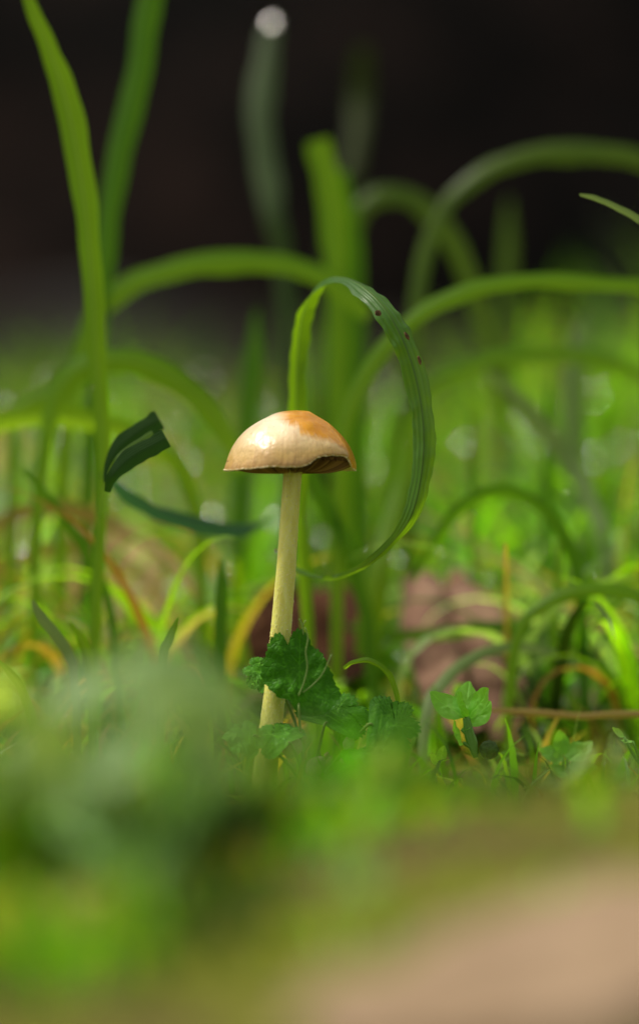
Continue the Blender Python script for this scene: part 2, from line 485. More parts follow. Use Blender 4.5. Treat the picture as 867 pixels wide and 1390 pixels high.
def tussocks():
    # arching tangled grass directly behind the mushroom plane
    n = 2300; nc = 130
    cz = rng.uniform(0.67, 0.92, nc); cx = rng.uniform(-1, 1, nc) * (0.02 + cz * 0.12)
    k = rng.integers(0, nc, n); z = cz[k] + rng.normal(0, 0.008, n); x = cx[k] + rng.normal(0, 0.009, n); y = z - CAM_D
    ch = rng.uniform(0.45, 1.0, nc) * np.where(cx > 0.015, 1.05, 0.9) * np.where(np.abs(cx) < 0.022, 0.55, 1.0)
    H = rng.uniform(0.025, 0.105, n) * ch[k]; Wd = rng.uniform(0.0010, 0.0044, n)
    keep = ~((x > 0.010) & (x < 0.046) & (z < 0.78) & (rng.random(n) < 0.97)) & ~((np.abs(x) < 0.02) & (z < 0.73) & (rng.random(n) < 0.7))
    k, z, x, y, H, Wd = (q[keep] for q in (k, z, x, y, H, Wd)); n = len(z)
    col = palette(nc, [(5, (0.12, 0.30, 0.008)), (8, (0.21, 0.42, 0.01)), (2, (0.03, 0.09, 0.006)), (3, (0.28, 0.42, 0.18)), (1.2, (0.34, 0.32, 0.04))])[k] * rng.uniform(0.4, 1.7, (n, 1))
    warm = (rng.random(n) < np.where((x < -0.01) & (z < 0.85), 0.28, 0.07)); col[warm] = palette(int(warm.sum()), [(3, (0.45, 0.30, 0.07)), (2, (0.38, 0.18, 0.04)), (2, (0.5, 0.42, 0.2))])
    V, F, U, C = blades_np(n, x, y, gh_np(x, y) - 0.001, H, Wd, rng.uniform(0, 6.28, n), rng.uniform(1.2, 4.4, n), rng.uniform(0, 6.28, n), col, seg=11, tipdrop=0.8)
    tag(quads_obj('tussock_grass', V, F, MEADOW, U, C, kind='stuff'), 'dense arching grass blades in soft focus directly behind the mushroom', 'grass')


tussocks()


def wet_patches():
    # flat films of dew that face the sun and the lens, resting on blades
    n = 300; z = 0.73 + 0.45 * rng.random(n) ** 1.3; x = np.where(rng.random(n) < 0.6, rng.uniform(0.0, 1, n), rng.uniform(-1, 0.2, n)) * (0.02 + z * 0.11); y = z - CAM_D
    zz = gh_np(x, y) + rng.uniform(0.012, 0.07, n) * np.clip((z - 0.5) * 2, 0.4, 1)
    V, F = [], []
    for k in range(n):
        p = Vector((x[k], y[k], zz[k])); hv = (to_sun + (CP - p).normalized()).normalized()
        hv = (hv + Vector(rng.normal(0, 0.02, 3))).normalized(); a = hv.orthogonal().normalized(); b = hv.cross(a); rr = rng.uniform(0.0003, 0.00085); b0 = len(V)
        V.append(p + hv * rr * 0.015); V.append(p - hv * rr * 0.2)
        for j in range(12):
            g = j / 12 * 6.2832; V.append(p + (a * math.cos(g) + b * math.sin(g)) * rr)
        for j in range(12):
            F.append((b0, b0 + 2 + j, b0 + 2 + (j + 1) % 12)); F.append((b0 + 1, b0 + 2 + (j + 1) % 12, b0 + 2 + j))
    o = mesh_obj('dew', V, F, WATER, kind='stuff', smooth=False); o['label'] = 'scattered dew shining on the grass behind'


WATER, _nt, _o = new_mat('water')
_g = nd(_nt, 'ShaderNodeBsdfPrincipled', Roughness=0.06, IOR=1.5); _g.inputs['Transmission Weight'].default_value = 1.0
_nt.links.new(_g.outputs[0], _o.inputs[0])
wet_patches()


def undergrowth():
    # small broad leaves of clover-like weeds among the grass, too many and too blurred to count
    n = 4200; z = 0.68 + 0.8 * rng.random(n) ** 1.9; x = rng.uniform(-1, 1, n) * (0.03 + z * 0.14); y = z - CAM_D
    z0 = gh_np(x, y) + rng.uniform(0.002, 0.045, n) * np.clip((z - 0.6) * 3, 0.3, 1) * np.where(np.abs(x - 0.03) < 0.022, 0.2, 1); r = rng.uniform(0.002, 0.006, n)
    a = np.linspace(0, 2 * np.pi, 9)[:-1]
    N = np.stack([rng.normal(0, 0.5, n), rng.normal(-0.3, 0.5, n), np.ones(n)], -1); N /= np.linalg.norm(N, axis=1)[:, None]
    T = np.cross(N, rng.normal(0, 1, (n, 3))); T /= np.linalg.norm(T, axis=1)[:, None]; B = np.cross(N, T)
    P = np.stack([x, y, z0], -1)
    ring = P[:, None] + r[:, None, None] * (np.cos(a)[None, :, None] * T[:, None] * 0.75 + np.sin(a)[None, :, None] * B[:, None] + 0.22 * (np.abs(np.cos(a)))[None, :, None] * N[:, None])
    V = np.concatenate([P[:, None], ring], 1).reshape(-1, 3)
    q = np.array([[0, 1, 2, 3], [0, 3, 4, 5], [0, 5, 6, 7], [0, 7, 8, 1]])
    F = (np.arange(n)[:, None, None] * 9 + q).reshape(-1, 4)
    C = np.repeat(palette(n, [(4, (0.09, 0.26, 0.01)), (3, (0.16, 0.34, 0.02)), (4, (0.28, 0.42, 0.25)), (1, (0.3, 0.2, 0.1)), (1, (0.4, 0.32, 0.2))]), 9, 0)
    tag(quads_obj('undergrowth', V, F, MEADOW, np.tile(np.array([[.5, .5]]), (len(V), 1)), C, kind='stuff'), 'scattered small round weed leaves low in the grass behind', 'ground cover')


undergrowth()


def near_turf():
    # short turf and moss shoots round the mushroom, thin in front
    n = 5200
    z = rng.uniform(0.44, 0.92, n); x = rng.uniform(-1, 1, n) * (0.05 + z * 0.13); y = z - CAM_D
    d = np.exp(-((z - 0.75) / 0.16) ** 2)
    keep = rng.random(n) < (0.25 + 0.75 * d)
    # bare warm patch right of the stem where the dead leaf lies
    keep &= ~((np.abs(x - 0.035) < 0.03) & (z > 0.64) & (z < 0.82) & (rng.random(n) < 0.9))
    z, x, y = z[keep], x[keep], y[keep]; n = len(z)
    H = rng.uniform(0.006, 0.022, n) * (1 + 1.0 * np.clip((z - 0.68) / 0.2, 0, 1)); Wd = rng.uniform(0.0006, 0.0022, n)
    V, F, U, C = blades_np(n, x, y, gh_np(x, y) - 0.0005, H, Wd, rng.uniform(0, 6.28, n), rng.uniform(0.3, 2.6, n), rng.uniform(0, 6.28, n),
                           palette(n, GREENS + [(2, (0.3, 0.26, 0.07))]), seg=5)
    tag(quads_obj('turf', V, F, MEADOW, U, C, kind='stuff'), 'low green turf and thin shoots growing round the mushroom foot', 'grass')


near_turf()


def litter():
    # fallen straw and dry blades lying flat, thick to the left behind the stem
    n = 900
    z = rng.uniform(0.58, 0.95, n); x = np.where(rng.random(n) < 0.6, rng.normal(-0.055, 0.03, n), rng.normal(0.02, 0.06, n)); y = z - CAM_D
    L = rng.uniform(0.01, 0.045, n); Wd = rng.uniform(0.0008, 0.0034, n)
    V, F, U, C = blades_np(n, x, y, gh_np(x, y) + rng.uniform(0.0005, 1, n) ** 2 * np.where((x < -0.02) & (z > 0.68), 0.028, 0.007), L, Wd, rng.uniform(0, 6.28, n), np.full(n, 1.5), rng.uniform(0, 6.28, n),
                           palette(n, [(3, (0.42, 0.30, 0.09)), (2, (0.34, 0.16, 0.05)), (2, (0.30, 0.28, 0.06)), (1, (0.12, 0.06, 0.04))]), seg=5, tipdrop=0.1)
    # lay them nearly flat: start angle
    V = V.reshape(n, -1, 3); base = V[:, 1:2, 2:3]; V[:, :, 2:3] = base + (V[:, :, 2:3] - base) * 0.3; V = V.reshape(-1, 3)
    tag(quads_obj('dry_straw', V, F, MEADOW, U, C, kind='stuff'), 'tangle of yellow and russet dry straw lying on the soil', 'straw')


litter()


def clods():
    n = 1400; z = rng.uniform(0.45, 0.9, n); x = rng.uniform(-1, 1, n) * (0.04 + z * 0.12); y = z - CAM_D
    Vs, Fs = [], []
    bm = bmesh.new(); bmesh.ops.create_icosphere(bm, subdivisions=1, radius=1)
    bv = np.array([v.co[:] for v in bm.verts]); bf = np.array([[v.index for v in f.verts] for f in bm.faces]); bm.free()
    gz = gh_np(x, y)
    for k in range(n):
        r = rng.uniform(0.0004, 0.0022)
        vv = bv * (1 + rng.uniform(-0.3, 0.3, (len(bv), 1))) * r * np.array([1, 1, 0.6])
        Vs.append(vv + [x[k], y[k], gz[k]]); Fs.append(bf + k * len(bv))
    quads_obj('soil_crumbs', np.vstack(Vs), np.vstack(Fs), rock_mat('soil_crumb', [(0.3, (0.035, 0.02, 0.012)), (0.7, (0.17, 0.11, 0.06))], 300, dist=0.0004), kind='stuff', smooth=False)['label'] = 'small brown crumbs of soil'
clods()


# ------------------------------------------------------------------ broad leaves
def leaf_mesh(outline_r, nth=96, nr=10, cup=0.0, veins=None, vein_depth=0.02, wav=0.0, seed=0):
    """leaf in unit space, outline given as a closed list of (x, y); returns V (flat) with heights, uv"""
    pts = outline_r; n = len(pts); V, UV, F = [], [], []
    cx = sum(p[0] for p in pts) / n; cy = sum(p[1] for p in pts) / n
    V.append((cx, cy, 0)); UV.append((0.5, 0.5))
    for k in range(1, nr + 1):
        f = k / nr
        for (x, y) in pts:
            V.append((cx + (x - cx) * f, cy + (y - cy) * f, 0))
    for i in range(n): F.append((0, 1 + i, 1 + (i + 1) % n))
    for k in range(nr - 1):
        a = 1 + k * n
        for i in range(n): F.append((a + i, a + n + i, a + n + (i + 1) % n, a + (i + 1) % n))
    V = np.array(V)
    d = np.full(len(V), 9.0)
    if veins:
        for (x0, y0, x1, y1, wv) in veins:
            e = np.array([x1 - x0, y1 - y0]); L2 = (e ** 2).sum()
            t = np.clip(((V[:, :2] - [x0, y0]) @ e) / L2, 0, 1)
            q = np.hypot(*(V[:, :2] - [x0, y0] - t[:, None] * e).T) / (wv * (1 - 0.6 * t))
            d = np.minimum(d, q)
    z = cup * (V[:, 0] ** 2 + 0.5 * V[:, 1] ** 2)
    z -= vein_depth * np.exp(-d ** 2 * 0.5)
    if wav:
        z += np.array([wav * noise.noise(Vector((v[0] * 2.5 + seed, v[1] * 2.5, seed * 1.7))) + wav * 0.35 * noise.noise(Vector((v[0] * 8 + seed, v[1] * 8, seed))) for v in V])
    V[:, 2] = z
    return V, F, np.exp(-d ** 2)


def place(V, origin, xdir, ydir, size):
    x = Vector(xdir).normalized(); y = Vector(ydir); y = (y - x * y.dot(x)).normalized(); n = x.cross(y)
    M = np.array([x, y, n])
    return V @ M * size + np.array(origin)


def oval(n=40, w=0.38, tip=0.8, teeth=0, ta=0.03, notch=0.0):
    P = []
    for i in range(n):
        a = 2 * math.pi * i / n
        s = (1 - math.cos(a)) / 2                # 0 base .. 1 tip
        r = w * math.sin(math.pi * s ** tip) ** 0.75 if 0 < s < 1 else 0
        if teeth: r *= 1 + ta * 2 * ((s * teeth) % 1 - 0.5)
        P.append((math.copysign(r, math.sin(a)) if abs(math.sin(a)) > 1e-6 else 0.0, s))
    return P


def add_leaf(name, parent, origin, xdir, ydir, size, col, out=None, mat=None, veins=None, vd=0.02, cup=0.25, wav=0.08, seed=0, label=None, veincol=(2.2, 1.9, 1.8), nr=8):
    out = out or oval()
    if veins is None:
        veins = [(0, 0, 0, 1, 0.03)] + [(0, k * 0.17, sx * 0.3, k * 0.17 + 0.22, 0.018) for k in range(1, 5) for sx in (-1, 1)]
    V, F, vm = leaf_mesh(out, nr=nr, cup=cup, veins=veins, vein_depth=vd, wav=wav, seed=seed)
    Wv = place(V, origin, xdir, ydir, size)
    C = np.array(col)[None, :] * (1 + vm[:, None] * (np.array(veincol) - 1))
    uv = np.stack([V[:, 0] + 0.5, V[:, 1]], 1)
    if parent is not None and parent.type == 'EMPTY': Wv = Wv - np.array(parent.location)
    o = mesh_obj(name, Wv, F, mat or BROAD, uvs=uv, cols=C)
    if parent is not None: o.parent = parent
    if label: o['label'] = label
    return o


def add_tube(name, parent, pts, mat, n=6, seg=8, uv=True):
    V, F, UV = tube_data(pts, n, seg)
    if parent is not None and parent.type == 'EMPTY': V = [v - Vector(parent.location) for v in V]
    o = mesh_obj(name, V, F, mat, uvs=UV)
    if parent is not None: o.parent = parent
    return o


# ------------------------------------------------------------------ THE MUSHROOM
def mushroom():
    base = W(352, 1118, 60)
    root = empty('mushroom', base, 'small mushroom with glossy cream and orange cap on a slender yellow stem', 'mushroom')
    L = lambda p: Vector(p) - base
    Z0 = 60.0
    u = Z0 * 0.01 / FPX                                   # metres per photo pixel at the mushroom
    # ---- stem
    line = [(352, 1118, 17.5), (357, 1080, 17.0), (362, 1030, 16), (368, 985, 15.2), (374, 930, 14.6), (380, 870, 14.1), (385, 810, 13.4), (389, 760, 12.9), (393, 700, 12.6), (396, 660, 12.3), (398, 632, 12.2), (399, 612, 13.5)]
    ctr = spline([[*W(px, py, Z0), r * u] for px, py, r in line], 14)
    N = len(ctr); seg = 40; V, F, UV = [], [], []
    for i in range(N):
        c = Vector(ctr[i, :3]); t = (Vector(ctr[min(i + 1, N - 1), :3]) - Vector(ctr[max(i - 1, 0), :3])).normalized()
        a = RT - t * RT.dot(t); a.normalize(); b = t.cross(a)
        for j in range(seg):
            g = 2 * math.pi * j / seg
            rr = ctr[i, 3] * (1 + 0.025 * noise.noise(Vector((math.cos(g) * 1.5, math.sin(g) * 1.5, i * 0.05))) + 0.012 * noise.noise(Vector((math.cos(g) * 6, math.sin(g) * 6, i * 0.4))))
            V.append(L(c + (a * math.cos(g) + b * math.sin(g)) * rr)); UV.append((j / seg, i / N))
    for i in range(N - 1):
        for j in range(seg): F.append((i * seg + j, i * seg + (j + 1) % seg, (i + 1) * seg + (j + 1) % seg, (i + 1) * seg + j))
    m, nt, out = new_mat('stem_flesh')
    tc = nd(nt, 'ShaderNodeTexCoord')
    n1 = nd(nt, 'ShaderNodeTexNoise', Scale=2600.0, Detail=3.0); nt.links.new(tc.outputs['Object'], n1.inputs['Vector'])
    mp = nd(nt, 'ShaderNodeMapping'); mp.inputs['Scale'].default_value = (1, 1, 0.22); nt.links.new(tc.outputs['Object'], mp.inputs[0])
    n2 = nd(nt, 'ShaderNodeTexNoise', Scale=900.0, Detail=4.0); nt.links.new(mp.outputs[0], n2.inputs['Vector'])
    c1 = ramp(nt, n2.outputs[0], [(0.25, (0.70, 0.66, 0.12)), (0.55, (0.80, 0.79, 0.19)), (0.8, (0.90, 0.89, 0.38))])
    f = nd(nt, 'ShaderNodeMapRange'); nt.links.new(n1.outputs[0], f.inputs[0]); f.inputs[1].default_value = 0.58; f.inputs[2].default_value = 0.75; f.inputs[4].default_value = 0.6
    c = mixc(nt, f.outputs[0], c1, (0.9, 0.88, 0.62))
    bp = nd(nt, 'ShaderNodeBump', Strength=0.7, Distance=0.0002); nt.links.new(n1.outputs[0], bp.inputs['Height'])
    pr = nd(nt, 'ShaderNodeBsdfPrincipled', Roughness=0.5); nt.links.new(c, pr.inputs['Base Color']); nt.links.new(bp.outputs[0], pr.inputs['Normal'])
    pr.inputs['Subsurface Weight'].default_value = 0.35; pr.inputs['Subsurface Radius'].default_value = (1, 0.8, 0.3); pr.inputs['Subsurface Scale'].default_value = 0.0012
    nt.links.new(pr.outputs[0], out.inputs[0])
    stem = mesh_obj('stem', V, F, m, uvs=UV); stem.parent = root
    # mealy granules on the stem: uncountable
    bm = bmesh.new(); bmesh.ops.create_icosphere(bm, subdivisions=1, radius=1)
    bv = np.array([v.co[:] for v in bm.verts]); bf = np.array([[v.index for v in f.verts] for f in bm.faces]); bm.free()
    Vs, Fs = [], []
    SV = np.array(V)
    for k in range(3800):
        i = rng.integers(0, N - 1); j = rng.integers(0, seg); q = rng.random(2)
        p = SV[i * seg + j] * (1 - q[0]) + SV[(i + 1) * seg + j] * q[0]
        p = p * (1 - q[1]) + SV[i * seg + (j + 1) % seg] * q[1] if q[0] < 0.1 else p
        cpt = np.array(L(Vector(ctr[i, :3]) * (1 - q[0]) + Vector(ctr[i + 1, :3]) * q[0]))
        r = rng.uniform(0.00003, 0.00009) * (1.5 if rng.random() < 0.06 else 1)
        nrm = (p - cpt) / np.linalg.norm(p - cpt)
        ang = rng.uniform(-0.08, 0.08); nrm2 = np.array([nrm[0] * math.cos(ang) - nrm[1] * math.sin(ang), nrm[0] * math.sin(ang) + nrm[1] * math.cos(ang), nrm[2]])
        p = cpt + nrm2 * np.linalg.norm(p - cpt)
        Vs.append(bv * r * np.array([1, 1, rng.uniform(0.7, 1.6)]) + p + nrm2 * r * 0.5); Fs.append(bf + k * len(bv))
    gm, gnt, gout = new_mat('mealy_grain'); p_ = nd(gnt, 'ShaderNodeBsdfPrincipled', Roughness=0.5); p_.inputs['Base Color'].default_value = (0.85, 0.80, 0.45, 1)
    gnt.links.new(p_.outputs[0], gout.inputs[0])
    quads_obj('granule', np.vstack(Vs), np.vstack(Fs), gm, kind='stuff', parent=stem)
    # ---- cap: circles stacked from the silhouette, the rim lifted on the front right
    sil = [(557, 402, 402), (558.2, 386, 418), (561, 374, 424), (566, 363, 432), (574, 348, 445), (583, 334.5, 455.5), (594, 323.5, 466), (606, 315, 474.5), (618, 309.5, 480), (629, 305.8, 483), (635, 304.2, 483.2), (638.5, 303.8, 482)]
    # ring index -> y, half width, centre; resample
    A = spline(sil, 5); nr = len(A); seg = 220
    cxm = 395.0
    def rim_lift(phi):
        # phi: 0 = picture right, -pi/2 = towards the camera
        d = (phi - (-0.80)); d = (d + math.pi) % (2 * math.pi) - math.pi
        l = 19.0 * math.exp(-(d / 0.46) ** 4)
        l += 1.2 * noise.noise(Vector((math.cos(phi) * 7, math.sin(phi) * 7, 0))) + 0.5 * noise.noise(Vector((math.cos(phi) * 22, math.sin(phi) * 22, 3)))
        l += 4.0 * math.exp(-(((phi + 1.7 + math.pi) % (2 * math.pi) - math.pi) / 0.5) ** 2)
        return l
    def cap_pt(i, phi, inset=0.0):
        y, xl, xr = A[i]; hw = (xr - xl) / 2 - inset; cx = (xl + xr) / 2
        hw = max(hw, 0.3)
        t = i / (nr - 1)
        lift = rim_lift(phi) * max(0.0, (y - 590) / 48.5) ** 1.6
        k = 0.8 * math.sin(phi * 3 + 1) * t + 0.28 * math.sin(phi * 64 + 0.6 * math.sin(phi * 5)) * max(0, t - 0.55) * 2 + 1.2 * noise.noise(Vector((math.cos(phi) * 2, math.sin(phi) * 2, t * 2)))
        hw2 = max(0.2, hw + k * min(1, t * 3))
        c = W(cx, y - lift, Z0)
        # camera-vertical tilt: near side dips a little
        p = c + RT * (math.cos(phi) * hw2 * u) + Vector((0, 1, 0)) * (math.sin(phi) * hw2 * u * 0.98) 
        p.z -= math.sin(phi) * hw2 * u * 0.078 * min(1.0, t * 1.5)
        return L(p)
    V, F, UV, C = [], [], [], []
    def mask(px, py, phi):
        # orange glaze: top right of the cap and its back
        lx = [(376, 560), (392, 566), (403, 571), (410, 580), (428, 588), (445, 591), (458, 597), (470, 612), (476, 626), (478, 645)]
        yl = np.interp(px, [a for a, b in lx], [b for a, b in lx])
        v = (yl + 8 - py) / 7.0 + 1.1 * noise.noise(Vector((px * 0.06, py * 0.08, 4))) + 0.9 * noise.noise(Vector((phi * 22, py * 0.05, 8)))
        if math.sin(phi) > 0: v += math.sin(phi) * 6 * (1 if px > 370 else 0.3)
        return max(0, min(1, 0.5 + v * 0.62)) * max(0.0, min(1.0, (px - 372 + 5 * noise.noise(Vector((py * 0.4, 2, 1)))) / 22))
    for i in range(nr):
        for j in range(seg):
            phi = 2 * math.pi * j / seg
            V.append(cap_pt(i, phi)); UV.append((j / seg, i / (nr - 1)))
            px = (A[i, 1] + A[i, 2]) / 2 + math.cos(phi) * (A[i, 2] - A[i, 1]) / 2
            C.append((mask(px, A[i, 0], phi), i / (nr - 1), 0))
    # inner skin of the margin folded back up
    for (dy, ins) in ((0.6, 1.2), (-1.5, 3.0), (-6, 4.5)):
        for j in range(seg):
            phi = 2 * math.pi * j / seg
            p = cap_pt(nr - 1, phi, ins); p.z -= dy * u
            V.append(p); UV.append((j / seg, 1.02)); C.append((0, 1.0, 1 if dy > -1 else 0.5))
    tot = nr + 3
    for i in range(tot - 1):
        for j in range(seg): F.append((i * seg + j, (i + 1) * seg + j, (i + 1) * seg + (j + 1) % seg, i * seg + (j + 1) % seg))
    F.append(tuple(range(seg)))
    m, nt, out = new_mat('cap_skin')
    at = nd(nt, 'ShaderNodeVertexColor', _layer_name='tint'); sp = nd(nt, 'ShaderNodeSeparateColor'); nt.links.new(at.outputs[0], sp.inputs[0])
    tc = nd(nt, 'ShaderNodeTexCoord')
    suv = nd(nt, 'ShaderNodeSeparateXYZ'); nt.links.new(tc.outputs['UV'], suv.inputs[0])
    mp = nd(nt, 'ShaderNodeMapping'); mp.inputs['Scale'].default_value = (150, 3.0, 1); nt.links.new(tc.outputs['UV'], mp.inputs[0])
    ns = nd(nt, 'ShaderNodeTexNoise', Scale=1.0, Detail=3.0); nt.links.new(mp.outputs[0], ns.inputs['Vector'])
    nb = nd(nt, 'ShaderNodeTexNoise', Scale=170.0, Detail=4.0); nt.links.new(tc.outputs['Object'], nb.inputs['Vector'])
    nf = nd(nt, 'ShaderNodeTexNoise', Scale=700.0, Detail=5.0); nt.links.new(tc.outputs['Object'], nf.inputs['Vector'])
    cream = ramp(nt, sp.outputs[1], [(0.0, (0.72, 0.48, 0.22)), (0.3, (0.92, 0.80, 0.58)), (0.52, (0.84, 0.66, 0.38)), (0.75, (0.66, 0.44, 0.14)), (0.93, (0.50, 0.29, 0.08)), (1.0, (0.78, 0.60, 0.28))])
    st = nd(nt, 'ShaderNodeMapRange'); nt.links.new(ns.outputs[0], st.inputs[0]); st.inputs[1].default_value = 0.5; st.inputs[2].default_value = 0.72
    lo = nd(nt, 'ShaderNodeMapRange'); nt.links.new(sp.outputs[1], lo.inputs[0]); lo.inputs[1].default_value = 0.35; lo.inputs[2].default_value = 0.8; lo.inputs[4].default_value = 0.55
    sm = nd(nt, 'ShaderNodeMath', _operation='MULTIPLY'); nt.links.new(st.outputs[0], sm.inputs[0]); nt.links.new(lo.outputs[0], sm.inputs[1])
    cream = mixc(nt, sm.outputs[0], cream, (0.36, 0.15, 0.035))
    bl = nd(nt, 'ShaderNodeMapRange'); nt.links.new(nb.outputs[0], bl.inputs[0]); bl.inputs[1].default_value = 0.45; bl.inputs[2].default_value = 0.75; bl.inputs[4].default_value = 0.5
    cream = mixc(nt, bl.outputs[0], cream, (0.60, 0.36, 0.20))
    nk = nd(nt, 'ShaderNodeTexNoise', Scale=2200.0, Detail=2.0); nt.links.new(tc.outputs['Object'], nk.inputs['Vector'])
    kk = nd(nt, 'ShaderNodeMapRange'); nt.links.new(nk.outputs[0], kk.inputs[0]); kk.inputs[1].default_value = 0.64; kk.inputs[2].default_value = 0.74; kk.inputs[4].default_value = 0.6
    cream = mixc(nt, kk.outputs[0], cream, (0.3, 0.14, 0.05))
    org = ramp(nt, nb.outputs[0], [(0.3, (0.52, 0.19, 0.0)), (0.7, (0.80, 0.38, 0.0))])
    c = mixc(nt, sp.outputs[0], cream, org)
    c = mixc(nt, sp.outputs[2], c, (0.85, 0.72, 0.42))
    pr = nd(nt, 'ShaderNodeBsdfPrincipled', Roughness=0.38); nt.links.new(c, pr.inputs['Base Color'])
    pr.inputs['Coat Weight'].default_value = 0.5; pr.inputs['Coat Roughness'].default_value = 0.27; pr.inputs['Specular IOR Level'].default_value = 0.35
    pr.inputs['Subsurface Weight'].default_value = 0.2; pr.inputs['Subsurface Radius'].default_value = (1, 0.55, 0.25); pr.inputs['Subsurface Scale'].default_value = 0.0006
    hh = nd(nt, 'ShaderNodeMath', _operation='ADD'); nt.links.new(nf.outputs[0], hh.inputs[0]); nt.links.new(sm.outputs[0], hh.inputs[1])
    bp = nd(nt, 'ShaderNodeBump', Strength=0.35, Distance=0.0002); nt.links.new(hh.outputs[0], bp.inputs['Height'])
    b2 = nd(nt, 'ShaderNodeBump', Strength=0.8, Distance=0.0012); nt.links.new(nb.outputs[0], b2.inputs['Height']); nt.links.new(bp.outputs[0], b2.inputs['Normal']); nt.links.new(b2.outputs[0], pr.inputs['Normal']); nt.links.new(b2.outputs[0], pr.inputs['Coat Normal'])
    nt.links.new(pr.outputs[0], out.inputs[0])
    cap = mesh_obj('cap', V, F, m, uvs=UV, cols=C); cap.parent = root
    # scalloped pale fringe: tiny teeth hanging off the margin
    fv, ff = [], []
    for k in range(150):
        phi = 2 * math.pi * (k + rng.uniform(-0.3, 0.3)) / 150
        p = cap_pt(nr - 1, phi, 0.2); r = rng.uniform(0.6, 1.7) * u
        fv.append(bv * r * np.array([1.2, 1.2, 0.7]) + np.array(p) + [0, 0, rng.uniform(-0.4, 0.8) * u]); ff.append(bf + k * len(bv))
    gm2, gnt, gout = new_mat('margin_fringe'); p_ = nd(gnt, 'ShaderNodeBsdfPrincipled', Roughness=0.4); p_.inputs['Base Color'].default_value = (0.86, 0.74, 0.46, 1)
    gnt.links.new(p_.outputs[0], gout.inputs[0])
    quads_obj('margin_fringe', np.vstack(fv), np.vstack(ff), gm2, parent=cap, kind='stuff')
    # ---- gills: radial plates between stem and margin, bellying just under the rim
    gv, gf, gc = [], [], []
    NG = 100
    cx0, rr0 = 393.5, 88.0
    for k in range(NG):
        phi = 2 * math.pi * k / NG
        gvar = random.random(); n = 12; b0 = len(gv); long_ = (k % 2 == 0)
        for a in range(n + 1):
            t = a / n; r = (13 + (rr0 - 15) * t) if long_ else (42 + (rr0 - 44) * t)
            tt = (r - 13) / (rr0 - 13)
            low = 633 + 11.5 * math.sin(math.pi * min(1, tt * 0.92 + 0.08)) ** 0.7 - 4 * tt      # lower edge
            d = ((phi + 0.80 + math.pi) % (2 * math.pi)) - math.pi
            low -= (11.0 * math.exp(-(d / 0.5) ** 4)) * tt ** 1.5
            top = 560 + 62 * tt ** 2.2 + 8
            for (yy) in (top, low):
                p = W(cx0, yy, Z0) + RT * (math.cos(phi) * r * u) + Vector((0, 1, 0)) * (math.sin(phi) * r * u)
                p.z -= math.sin(phi) * r * u * 0.078
                th = (0.28 + 0.25 * ((k * 7) % 5) / 5) * u
                for sgn in (-1, 1):
                    gv.append(L(p + Vector((-math.sin(phi), math.cos(phi), 0)) * th * sgn))
                    gc.append((1 if yy == low else 0, gvar, 0))
        for a in range(n):
            q = b0 + a * 4
            gf += [(q, q + 2, q + 6, q + 4), (q + 1, q + 5, q + 7, q + 3), (q + 2, q + 3, q + 7, q + 6)]
    m, nt, out = new_mat('gill_flesh')
    tc = nd(nt, 'ShaderNodeTexCoord'); nb = nd(nt, 'ShaderNodeTexNoise', Scale=300.0); nt.links.new(tc.outputs['Object'], nb.inputs['Vector'])
    at = nd(nt, 'ShaderNodeVertexColor', _layer_name='tint')
    sp = nd(nt, 'ShaderNodeSeparateColor'); nt.links.new(at.outputs[0], sp.inputs[0])
    c = ramp(nt, nb.outputs[0], [(0.3, (0.03, 0.009, 0.005)), (0.7, (0.08, 0.028, 0.012))])
    edge = mixc(nt, sp.outputs[1], (0.13, 0.05, 0.016), (0.52, 0.30, 0.10))
    c = mixc(nt, sp.outputs[0], c, edge)
    pr = nd(nt, 'ShaderNodeBsdfPrincipled', Roughness=0.6); nt.links.new(c, pr.inputs['Base Color']); nt.links.new(pr.outputs[0], out.inputs[0])
    g = mesh_obj('gills', gv, gf, m, cols=gc, smooth=False); g.parent = root
    return root


mushroom()


# droplet, speck and crumbs on the stem
def droplet(label, px, py, z, r_px, glassy=True):
    p = W(px, py, z); r = r_px * z * 0.01 / FPX
    bm = bmesh.new(); bmesh.ops.create_icosphere(bm, subdivisions=3, radius=r)
    for v in bm.verts: v.co.z *= 0.9 if v.co.z > 0 else 1.08
    me = bpy.data.meshes.new('water_drop'); bm.to_mesh(me); bm.free()
    me.polygons.foreach_set('use_smooth', np.ones(len(me.polygons), dtype=bool))
    me.materials.append(WATER)
    o = bpy.data.objects.new('water_drop', me); o.location = p; S.collection.objects.link(o)
    return tag(o, label, 'water drop', 'water drops')


droplet('clear water drop clinging to the left side of the mushroom stem', 374.5, 747, 60, 2.8)


def wet_tip():
    # flattened water film at the blade tip, lying square to the sun and the lens
    p = W(368, 30, 84); u = 0.84 / FPX
    hv = (to_sun + (CP - p).normalized()).normalized()
    V, F = [], []; ns, nr = 40, 8; a = hv.orthogonal().normalized(); b = hv.cross(a)
    for side in (1, -1):
        for k in range(nr + 1):
            for j in range(ns):
                g = 6.2832 * j / ns; rr = 9.6 * u * math.sin(k / nr * math.pi / 2)
                hgt = (1.3 if side > 0 else -2.5) * u * (1 - (k / nr) ** 2) ** 1.0
                V.append((a * math.cos(g) + b * math.sin(g)) * rr + hv * hgt)
        o_ = 0 if side > 0 else (nr + 1) * ns
        for k in range(nr):
            for j in range(ns):
                q = (o_ + k * ns + j, o_ + (k + 1) * ns + j, o_ + (k + 1) * ns + (j + 1) % ns, o_ + k * ns + (j + 1) % ns)
                F.append(q if side > 0 else q[::-1])
    o = mesh_obj('water_drop', V, F, WATER); o.location = p
    tag(o, 'round bright water drop at the tip of the tall grey-green blade, at the top edge', 'water drop', 'water drops')


wet_tip()


